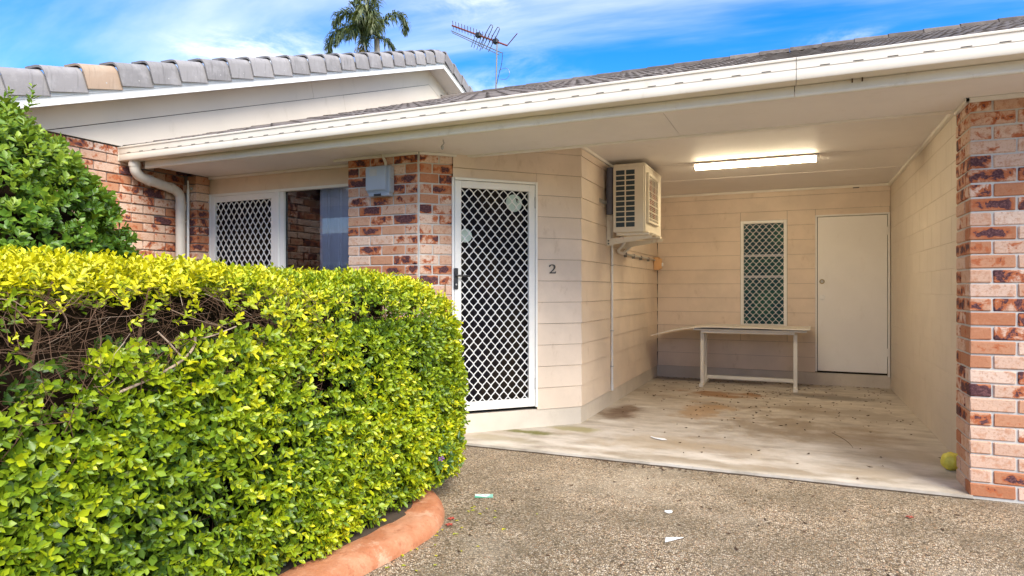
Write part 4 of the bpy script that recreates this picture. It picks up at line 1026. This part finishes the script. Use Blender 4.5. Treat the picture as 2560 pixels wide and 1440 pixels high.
# ================================================================== hedge
hedge = thing('hedge', 'clipped lime green hedge with yellow top and bare twiggy patch beside the driveway', 'hedge', (-2.6, 2.2, 0))
HX0, HX1, HY0, HY1 = -3.32, -1.96, -.4, 3.93       # footprint, rounded corners
RC = .52
def sdf(x, y):
    """inside distance (positive inside) and outward normal of the rounded footprint"""
    cx_, cy_ = (HX0+HX1)/2, (HY0+HY1)/2; hx, hy = (HX1-HX0)/2-RC, (HY1-HY0)/2-RC
    qx, qy = np.abs(x-cx_)-hx, np.abs(y-cy_)-hy; sx_, sy_ = np.sign(x-cx_), np.sign(y-cy_)
    ox, oy = np.maximum(qx, 0), np.maximum(qy, 0); l_ = np.hypot(ox, oy)
    d = np.minimum(np.maximum(qx, qy), 0)+l_-RC
    inx = (l_ < 1e-9)
    nx_ = np.where(inx, (qx > qy)*1., ox/np.maximum(l_, 1e-9)); ny_ = np.where(inx, (qx <= qy)*1., oy/np.maximum(l_, 1e-9))
    return -d, nx_*sx_, ny_*sy_
RT = .27
def htop(y): return 1.305-.010*np.clip((y-1.2)/2.8, 0, 1)-.05*np.clip((y-3.2)/.7, 0, 1)**2
def hedge_top(n):
    x = rng.uniform(HX0, HX1, n); y = rng.uniform(HY0+.5, HY1, n); e, nx_, ny_ = sdf(x, y); ok = e > 0; x, y, e, nx_, ny_ = x[ok], y[ok], e[ok], nx_[ok], ny_[ok]
    q = np.clip(1-e/RT, 0, 1); z = htop(y)-RT*(1-np.sqrt(np.maximum(1-q*q, 0)))
    N = unit(np.stack([nx_*q, ny_*q, np.sqrt(np.maximum(1-q*q, .0))+.02], 1)); return np.stack([x, y, z], 1), N
def hedge_side(n):
    # perimeter samples of front (driveway) side and the rounded end
    a = HY1-RC-(HY0+.5); arc = RC*math.pi/2; b = (HX1-HX0)-2*RC; tot = a+arc+b+arc
    s_ = rng.uniform(0, tot, n); z = rng.uniform(.02, 1.0, n)
    x = np.empty(n); y = np.empty(n); nx_ = np.empty(n); ny_ = np.empty(n)
    m1 = s_ < a; x[m1] = HX1; y[m1] = HY0+.5+s_[m1]; nx_[m1] = 1; ny_[m1] = 0
    m2 = (s_ >= a) & (s_ < a+arc); th = (s_[m2]-a)/RC; x[m2] = HX1-RC+RC*np.cos(th); y[m2] = HY1-RC+RC*np.sin(th); nx_[m2] = np.cos(th); ny_[m2] = np.sin(th)
    m3 = (s_ >= a+arc) & (s_ < a+arc+b); x[m3] = HX1-RC-(s_[m3]-a-arc); y[m3] = HY1; nx_[m3] = 0; ny_[m3] = 1
    m4 = s_ >= a+arc+b; th = (s_[m4]-a-arc-b)/RC+math.pi/2; x[m4] = HX0+RC+RC*np.cos(th); y[m4] = HY1-RC+RC*np.sin(th); nx_[m4] = np.cos(th); ny_[m4] = np.sin(th)
    zt = htop(y)-RT; z = .06+(zt-.02)*z
    tap = -.015*np.clip(1-z/.62, 0, 1)**1.6+.025*np.sin(z*4.2)
    x = x+nx_*tap; y = y+ny_*tap; return np.stack([x, y, z], 1), unit(np.stack([nx_, ny_, .10-.35*np.clip(1-z/.5, 0, 1)], 1))
def gapmask(P):
    """1 inside the bare twiggy patch under the top shoulder"""
    y, z = P[:, 1], P[:, 2]
    lo = .78+.13*np.clip((y-1.0)/1.0, 0, 1.5)+.05*np.sin(y*9)+.03*np.sin(y*23); hi = 1.255+.015*np.sin(y*11)
    lo = np.where(y < 1.35, lo-.05, lo)
    w = (.46*np.clip((z-lo)/.10, 0, 1)+.40*np.clip((z-lo-.13+.05*np.sin(y*17))/.10, 0, 1))*np.clip((hi-z)/.03, 0, 1)*np.clip((2.3-y)/.35, 0, 1)*(P[:, 0] > -2.35)
    return w
def lumps(P, N): return P+N*(.030*snoise(P, 5.0, 3)+.018*snoise(P, 13., 4))[:, None]
Vs = []; Ts = []
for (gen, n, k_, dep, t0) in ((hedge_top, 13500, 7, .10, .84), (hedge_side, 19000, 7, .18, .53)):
    P, N = gen(n); g_ = gapmask(P); hole = snoise(P, 6., 9)
    keep = rng.uniform(0, 1, len(P)) > np.where(g_ > 0, g_*.96, 0)
    if gen is hedge_side: keep &= rng.uniform(0, 1, len(P)) > np.clip((hole-.30)*1.3, 0, .85)
    P, N, g_ = P[keep], N[keep], g_[keep]
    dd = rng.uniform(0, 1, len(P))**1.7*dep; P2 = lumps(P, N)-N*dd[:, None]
    tint = t0-.06*(gen is hedge_side)-.9*dd/dep*.62+.13*snoise(P, 3.2, 21)+.13*snoise(P, 9., 22)+rng.normal(0, .15, len(P))  # deeper leaves tinted darker, inner shade painted into their colour
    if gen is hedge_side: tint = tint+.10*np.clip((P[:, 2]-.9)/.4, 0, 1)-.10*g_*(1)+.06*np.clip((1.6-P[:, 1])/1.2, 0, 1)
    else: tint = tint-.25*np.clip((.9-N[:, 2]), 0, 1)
    big = .0395 if gen is hedge_side else .032
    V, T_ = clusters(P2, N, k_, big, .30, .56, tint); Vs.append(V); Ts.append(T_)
V = np.concatenate(Vs); T_ = np.concatenate(Ts)
# the 280 nearest outer leaves in view become objects of their own
ctr = V.mean(1); cs_, sn2 = math.cos(.4146), math.sin(.4146)
dep_ = -sn2*ctr[:, 0]+cs_*ctr[:, 1]; xc_ = cs_*ctr[:, 0]+sn2*ctr[:, 1]; u_ = xc_/np.maximum(dep_, .1); v_ = (ctr[:, 2]-1.244)/np.maximum(dep_, .1)
cand = np.where((dep_ > .5) & (np.abs(u_) < .78) & (v_ > -.44) & (v_ < .05) & (ctr[:, 0] > -1.99+.13*-np.clip(1-ctr[:, 2]/.62, 0, 1)))[0]
cand = cand[np.argsort(dep_[cand])][:1100]; pick = rng.permutation(cand)[:280]
msk = np.ones(len(V), bool); msk[pick] = False
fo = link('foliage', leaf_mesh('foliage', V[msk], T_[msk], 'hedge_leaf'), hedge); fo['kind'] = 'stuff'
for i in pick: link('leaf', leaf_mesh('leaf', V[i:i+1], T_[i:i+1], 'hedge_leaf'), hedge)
# hull painted near-black to stand in for the shade inside the hedge
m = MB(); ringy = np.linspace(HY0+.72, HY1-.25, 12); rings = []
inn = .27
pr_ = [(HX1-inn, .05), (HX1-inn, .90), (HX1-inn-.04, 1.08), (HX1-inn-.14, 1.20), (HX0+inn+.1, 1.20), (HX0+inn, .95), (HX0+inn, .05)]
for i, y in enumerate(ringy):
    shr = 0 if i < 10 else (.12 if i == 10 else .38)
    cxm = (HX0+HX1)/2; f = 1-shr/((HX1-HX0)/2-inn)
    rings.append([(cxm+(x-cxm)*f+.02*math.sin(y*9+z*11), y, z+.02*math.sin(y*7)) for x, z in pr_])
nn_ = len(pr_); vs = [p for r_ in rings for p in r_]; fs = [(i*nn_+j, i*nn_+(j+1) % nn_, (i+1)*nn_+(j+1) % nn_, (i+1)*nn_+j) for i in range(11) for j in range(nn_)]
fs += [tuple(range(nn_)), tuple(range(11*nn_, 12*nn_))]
m.add(vs, fs).build('shade_core', 'core_shade', hedge)
segs = []; tt = []
def tcl(p):
    z_ = min(max(p[2], .1), 1.25); q_ = max(0., (z_-(1.300-RT))/RT); ins = RT*(1-math.sqrt(max(0., 1-q_*q_)))
    return np.array([min(p[0], HX1-.006-ins-.25*max(0, p[1]-3.2)), min(p[1], 3.75), z_])
for i in range(1300):
    y = rng.uniform(.55, 2.35); z = rng.uniform(.82, 1.24); x = HX1-rng.uniform(.0, .17)
    if i > 850: y, z = rng.uniform(.5, 4.0), rng.uniform(.2, 1.25); x = HX1-rng.uniform(.03, .18)
    p = tcl(np.array([x, y, z])); d = np.array([rng.normal(0, .35), rng.normal(0, 1), rng.normal(.1, .55)]); d /= np.linalg.norm(d)
    l_ = rng.uniform(.06, .26); pts = [p]
    for q in range(3): d = d+rng.normal(0, .34, 3); d /= np.linalg.norm(d); pts.append(tcl(pts[-1]+d*l_/3))
    dpt = (HX1-x); r0 = rng.choice((.0006, .0008, .0011, .0018)); segs.append((pts, r0, r0*.6)); tt.append(.26+rng.normal(0, .22)-2.0*dpt+(.35 if rng.uniform() < .1 else 0))
    if rng.uniform() < .5:
        d2 = d+rng.normal(0, .7, 3); d2 /= np.linalg.norm(d2); segs.append(([pts[2], tcl(pts[2]+d2*l_*.25), tcl(pts[2]+d2*l_*.5)], r0*.7, r0*.4)); tt.append(tt[-1])
twigs('twigs', segs, hedge, tt)
for i in range(9):
    y = .8+i*.36+rng.uniform(-.08, .08); x = HX1-.16-rng.uniform(0, .05); m = MB()
    m.tube(smooth_path([(x-.05, y, .02), (x, y+rng.uniform(-.05, .05), .4), (x+.01, y+rng.uniform(-.08, .08), .8), (x-.02, y+rng.uniform(-.12, .12), 1.15), (x-.05, y+rng.uniform(-.2, .2), 1.3)], 1), [.013]*4+[.009]*6, 6) if False else m.tube([(x-.05, y, .02), (x, y+.03, .4), (x+.01, y-.02, .8), (x-.02, y+.06, 1.15), (x-.05, y+.12, 1.28)], [.011, .010, .008, .006, .004], 6)
    o = m.build('stem', 'twig', hedge, smooth=True); a = o.data.attributes.new('tint', 'FLOAT', 'POINT'); a.data.foreach_set('value', np.full(len(o.data.vertices), .42, np.float32))
# one thick pale broken branch in the bare patch
BB = lambda L_: [(x, y+.40, z-.11) for x, y, z in L_]
m = MB().tube(smooth_path(BB([(-1.99, .98, 1.02), (-1.985, 1.12, 1.06), (-1.975, 1.22, 1.105), (-1.98, 1.27, 1.15), (-1.98, 1.27, 1.19)]), 2), .0048, 7)
m.tube(BB([(-1.975, 1.22, 1.105), (-1.975, 1.16, 1.17), (-1.98, 1.12, 1.21)]), .003, 6).tube(BB([(-1.98, 1.27, 1.17), (-1.98, 1.36, 1.185), (-1.985, 1.46, 1.21)]),   .0028, 6).tube(BB([(-1.98, 1.12, 1.06), (-1.975, 1.04, 1.10)]), .003, 6)
o = m.build('bare_branch', 'twig', hedge, smooth=True); a = o.data.attributes.new('tint', 'FLOAT', 'POINT'); a.data.foreach_set('value', np.full(len(o.data.vertices), .85, np.float32))

# ================================================================== dark green shrub behind the hedge
shrub = thing('shrub', 'tall dome shaped dark green shrub behind the hedge against the neighbour wall', 'shrub', (-4.62, 2.55, 0))
sc_ = np.array([-4.74, 2.55]); SZ = np.array([.2, .8, 1.2, 1.56, 1.87, 2.08, 2.26, 2.40, 2.45]); SR = np.array([.70, .84, .82, .68, .52, .38, .23, .09, .0])
n = 5200; z = rng.uniform(.75, 2.45, n); th = rng.uniform(0, 6.283, n); r_ = np.interp(z, SZ, SR)
P = np.stack([sc_[0]+r_*np.cos(th), sc_[1]+r_*np.sin(th), z], 1); sl_ = np.gradient(SR, SZ); s_at = np.interp(z, SZ, sl_)
N = unit(np.stack([np.cos(th), np.sin(th), -s_at*.8], 1)); keep = rng.uniform(0, 1, n) < np.clip(r_/.9+.25, 0, 1)
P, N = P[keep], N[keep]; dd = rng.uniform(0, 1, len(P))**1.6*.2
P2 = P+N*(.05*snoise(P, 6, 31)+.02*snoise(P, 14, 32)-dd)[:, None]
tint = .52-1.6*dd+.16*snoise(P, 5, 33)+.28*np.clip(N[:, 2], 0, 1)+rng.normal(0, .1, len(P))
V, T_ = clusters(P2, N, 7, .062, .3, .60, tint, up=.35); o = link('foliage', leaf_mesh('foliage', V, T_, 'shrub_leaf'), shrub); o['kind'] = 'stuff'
# a few new shoots standing above the clipped outline
P3 = np.array([[-4.72, 2.5, 2.47], [-4.60, 2.62, 2.45], [-4.78, 2.6, 2.44], [-4.45, 2.5, 2.36]]); V, T_ = clusters(P3, np.tile([[.1, 0, 1.]], (4, 1)), 10, .06, .2, .5, np.full(4, .75), stem=.12)
o = link('new_shoots', leaf_mesh('new_shoots', V, T_, 'shrub_leaf'), shrub); o['kind'] = 'stuff'
MB().lathe([(.45, .1), (.62, .8), (.55, 1.3), (.34, 1.8), (.14, 2.1), (.02, 2.2)], (sc_[0], sc_[1], 0), 14).build('shade_core', 'core_shade', shrub, smooth=True)  # near-black hull, the shade inside the shrub painted as colour
MB().tube([(-4.62, 2.55, 0), (-4.60, 2.56, .5), (-4.62, 2.55, 1.0)], [.06, .05, .04], 8).build('trunk', 'palm_trunk', shrub)
# little dark leaved weed with a purple flower at the kerb
weed = thing('periwinkle', 'low dark green weed with purple flower at the hedge foot beside the kerb end', 'plant', (-2.02, 3.40, .06))
P = np.stack([rng.uniform(-2.12, -1.90, 70), rng.uniform(3.22, 3.55, 70), rng.uniform(.08, .34, 70)], 1); V, T_ = clusters(P, np.tile([[.6, -.5, .4]], (70, 1)), 6, .045, .3, .5, rng.uniform(.2, .8, 70))
o = link('foliage', leaf_mesh('foliage', V, T_, 'weed_leaf'), weed); o['kind'] = 'stuff'
m = MB(); fcn = Vector((-1.87, 3.24, .27))
for j in range(5):
    a = j*1.2566; e1 = Vector((.7, .7, 0)); e2 = Vector((.3, -.3, .9)); q = lambda r_, b: fcn+(e1*math.cos(b)+e2*math.sin(b))*r_
    m.add([q(.003, a), q(.016, a-.4), q(.021, a), q(.016, a+.4)], [(0, 1, 2, 3)])
m.build('flower', 'flower_purple', weed)
# fallen yellow-green leaves round the kerb
n = 46; P = np.stack([-1.70+rng.normal(0, .16, n), rng.uniform(1.9, 3.4, n), np.full(n, GZ+.006)], 1); P[:, 0] = np.maximum(P[:, 0], -1.70); ang = rng.uniform(0, 6.28, n)
V = leaf_cloud(P, np.stack([np.cos(ang), np.sin(ang), .05*np.ones(n)], 1), np.tile([[.05, .05, 1.]], (n, 1)), rng.uniform(.012, .03, n), rng.uniform(.008, .016, n), None)
o = link('fallen_leaves', leaf_mesh('fallen_leaves', V, rng.uniform(.5, 1, n), 'hedge_leaf')); o['kind'] = 'stuff'; o['label'] = 'small fallen yellow green leaves along the kerb'
n = 26; ii = rng.integers(4, 11, n); P = np.array([[outer[i][0]-.06-rng.uniform(0, .07), outer[i][1]+rng.uniform(-.1, .1), GZ+.112] for i in ii]); P[:, 0] = np.minimum(P[:, 0], -1.80)

# ================================================================== palm beyond the roof
palm = thing('palm_tree', 'tall palm with drooping windblown fronds beyond the neighbour roof', 'palm tree', (-15.75, 21.7, 0))
hub = Vector((-15.55, 21.6, 11.55))
MB().tube([(-15.75, 21.7, 0), (-15.6, 21.65, 5), (-15.45, 21.6, 9.2), (-15.40, 21.6, 10.3), (-15.45, 21.6, 11.3)], [.20, .17, .145, .13, .11], 10).build('trunk', 'palm_trunk', palm, smooth=True)
rt = Vector((cs_, sn2, 0)); dp3 = Vector((-sn2, cs_, 0)); up3 = Vector((0, 0, 1))
def frond(pts, lw, dens, seed, tint0, name='frond', droop=.75):
    rr = np.random.default_rng(seed); pts = [Vector(p) for p in smooth_path([tuple(p) for p in pts], 3)]; n_ = len(pts); vs = []; fs = []; tv = []
    cum = [0.]
    for a, b in zip(pts[:-1], pts[1:]): cum.append(cum[-1]+(b-a).length)
    cnt = int(cum[-1]*dens)
    for i in range(cnt):
        f = (i+.5)/cnt; s_ = f*cum[-1]; j = max(k2 for k2 in range(n_) if cum[k2] <= s_); j = min(j, n_-2); p = pts[j].lerp(pts[j+1], (s_-cum[j])/max(cum[j+1]-cum[j], 1e-6)); d = (pts[j+1]-pts[j]).normalized()
        side = d.cross(up3); side = side.normalized() if side.length > .1 else rt.copy()
        for sg in (-1, 1):
            l_ = lw*(math.sin(math.pi*min(1, .18+f*.80))**.6)*rr.uniform(.7, 1.15)
            dirv = (side*sg*rr.uniform(.35, .95)+d*rr.uniform(.35, .9)+Vector((rr.normal(0, .25), rr.normal(0, .25), rr.normal(.05, .35)))).normalized()
            mid = p+dirv*l_*.5; tip = p+dirv*l_*.85+Vector((0, 0, -l_*droop*rr.uniform(.25, .9)))
            w_ = .026*rr.uniform(.8, 1.3); nrm = dirv.cross(up3); nrm = nrm.normalized() if nrm.length > .05 else side
            o_ = len(vs); vs += [p, mid+nrm*w_, tip, mid-nrm*w_]; fs.append((o_, o_+1, o_+2, o_+3)); tv += [tint0+rr.normal(0, .16)]*4
    m = MB(); m.tube(pts, [.03-.022*i/n_ for i in range(n_)], 4); o_ = len(m.v); tv = [tint0+.15]*o_+tv; m.add([tuple(v) for v in vs], fs)
    me = bpy.data.meshes.new(name); me.from_pydata(m.v, [], m.f); a = me.attributes.new('tint', 'FLOAT', 'POINT'); a.data.foreach_set('value', np.clip(np.array(tv, np.float32), 0, 1)); me.materials.append(MATS['palm_leaf']); return link(name, me, palm)
SCP = 26/1616.4
def pp(u, v, dz=0.): # metres in the palm's own frame: right, up, depth from the crown heart
    return hub+rt*((u-937)*SCP)+up3*((83-v)*SCP)+dp3*dz
FR = [([(920,80),(900,45),(870,28),(845,32),(832,60)], .1, .55), ([(915,85),(895,60),(860,62),(830,75),(815,100),(812,128)], .4, .5), ([(918,90),(895,72),(868,82),(852,100),(847,125)], -.5, .42),
      ([(925,85),(950,60),(975,38),(1000,32),(1015,50),(1008,78)], .2, .5), ([(930,95),(955,95),(975,105),(988,128)], 0, .35), ([(922,80),(915,40),(905,10),(888,-12)], .3, .6), ([(926,80),(935,40),(940,5),(950,-30)], -.2, .55),
      ([(918,82),(890,45),(900,15),(925,8),(948,20)], -.9, .6), ([(925,85),(920,55),(935,45),(945,70),(940,100)], -1.0, .55), ([(915,85),(905,65),(892,85),(885,115)], -.8, .5), ([(920,85),(940,50),(928,30),(912,45),(905,80)], -1.1, .5), ([(922,85),(930,65),(922,95),(918,120)], -.6, .45), ([(922,90),(908,90),(905,110),(903,135)], .5, .4), ([(925,88),(945,70),(955,80),(950,105)], -.7, .42)]
for i, (pth, dz, lw) in enumerate(FR):
    L_ = len(pth); frond([pp(u, v, dz*j/(L_-1)) for j, (u, v) in enumerate(pth)], lw*1.2, 56, 40+i, (.22 if i in (9, 11, 12, 4) else .5)+(.18 if i in (7, 8, 10) else 0))
m = MB(); rr = random.Random(3)
for i in range(260):
    c_ = pp(908+rr.gauss(0, 9), 133+rr.gauss(0, 9), rr.gauss(0, .2)); d_ = Vector((rr.gauss(0, 1), rr.gauss(0, 1), -.6+rr.gauss(0, .6))).normalized(); m.add([c_, c_+d_*.20+rt*.012, c_+d_*.26, c_+d_*.20-rt*.012], [(0, 1, 2, 3)])
m.build('flower_mass', 'palm_seed', palm)
print('tris', sum(len(o.data.loops)-2*len(o.data.polygons) for o in bpy.data.objects if o.type == 'MESH'), 'objs', len(bpy.data.objects))
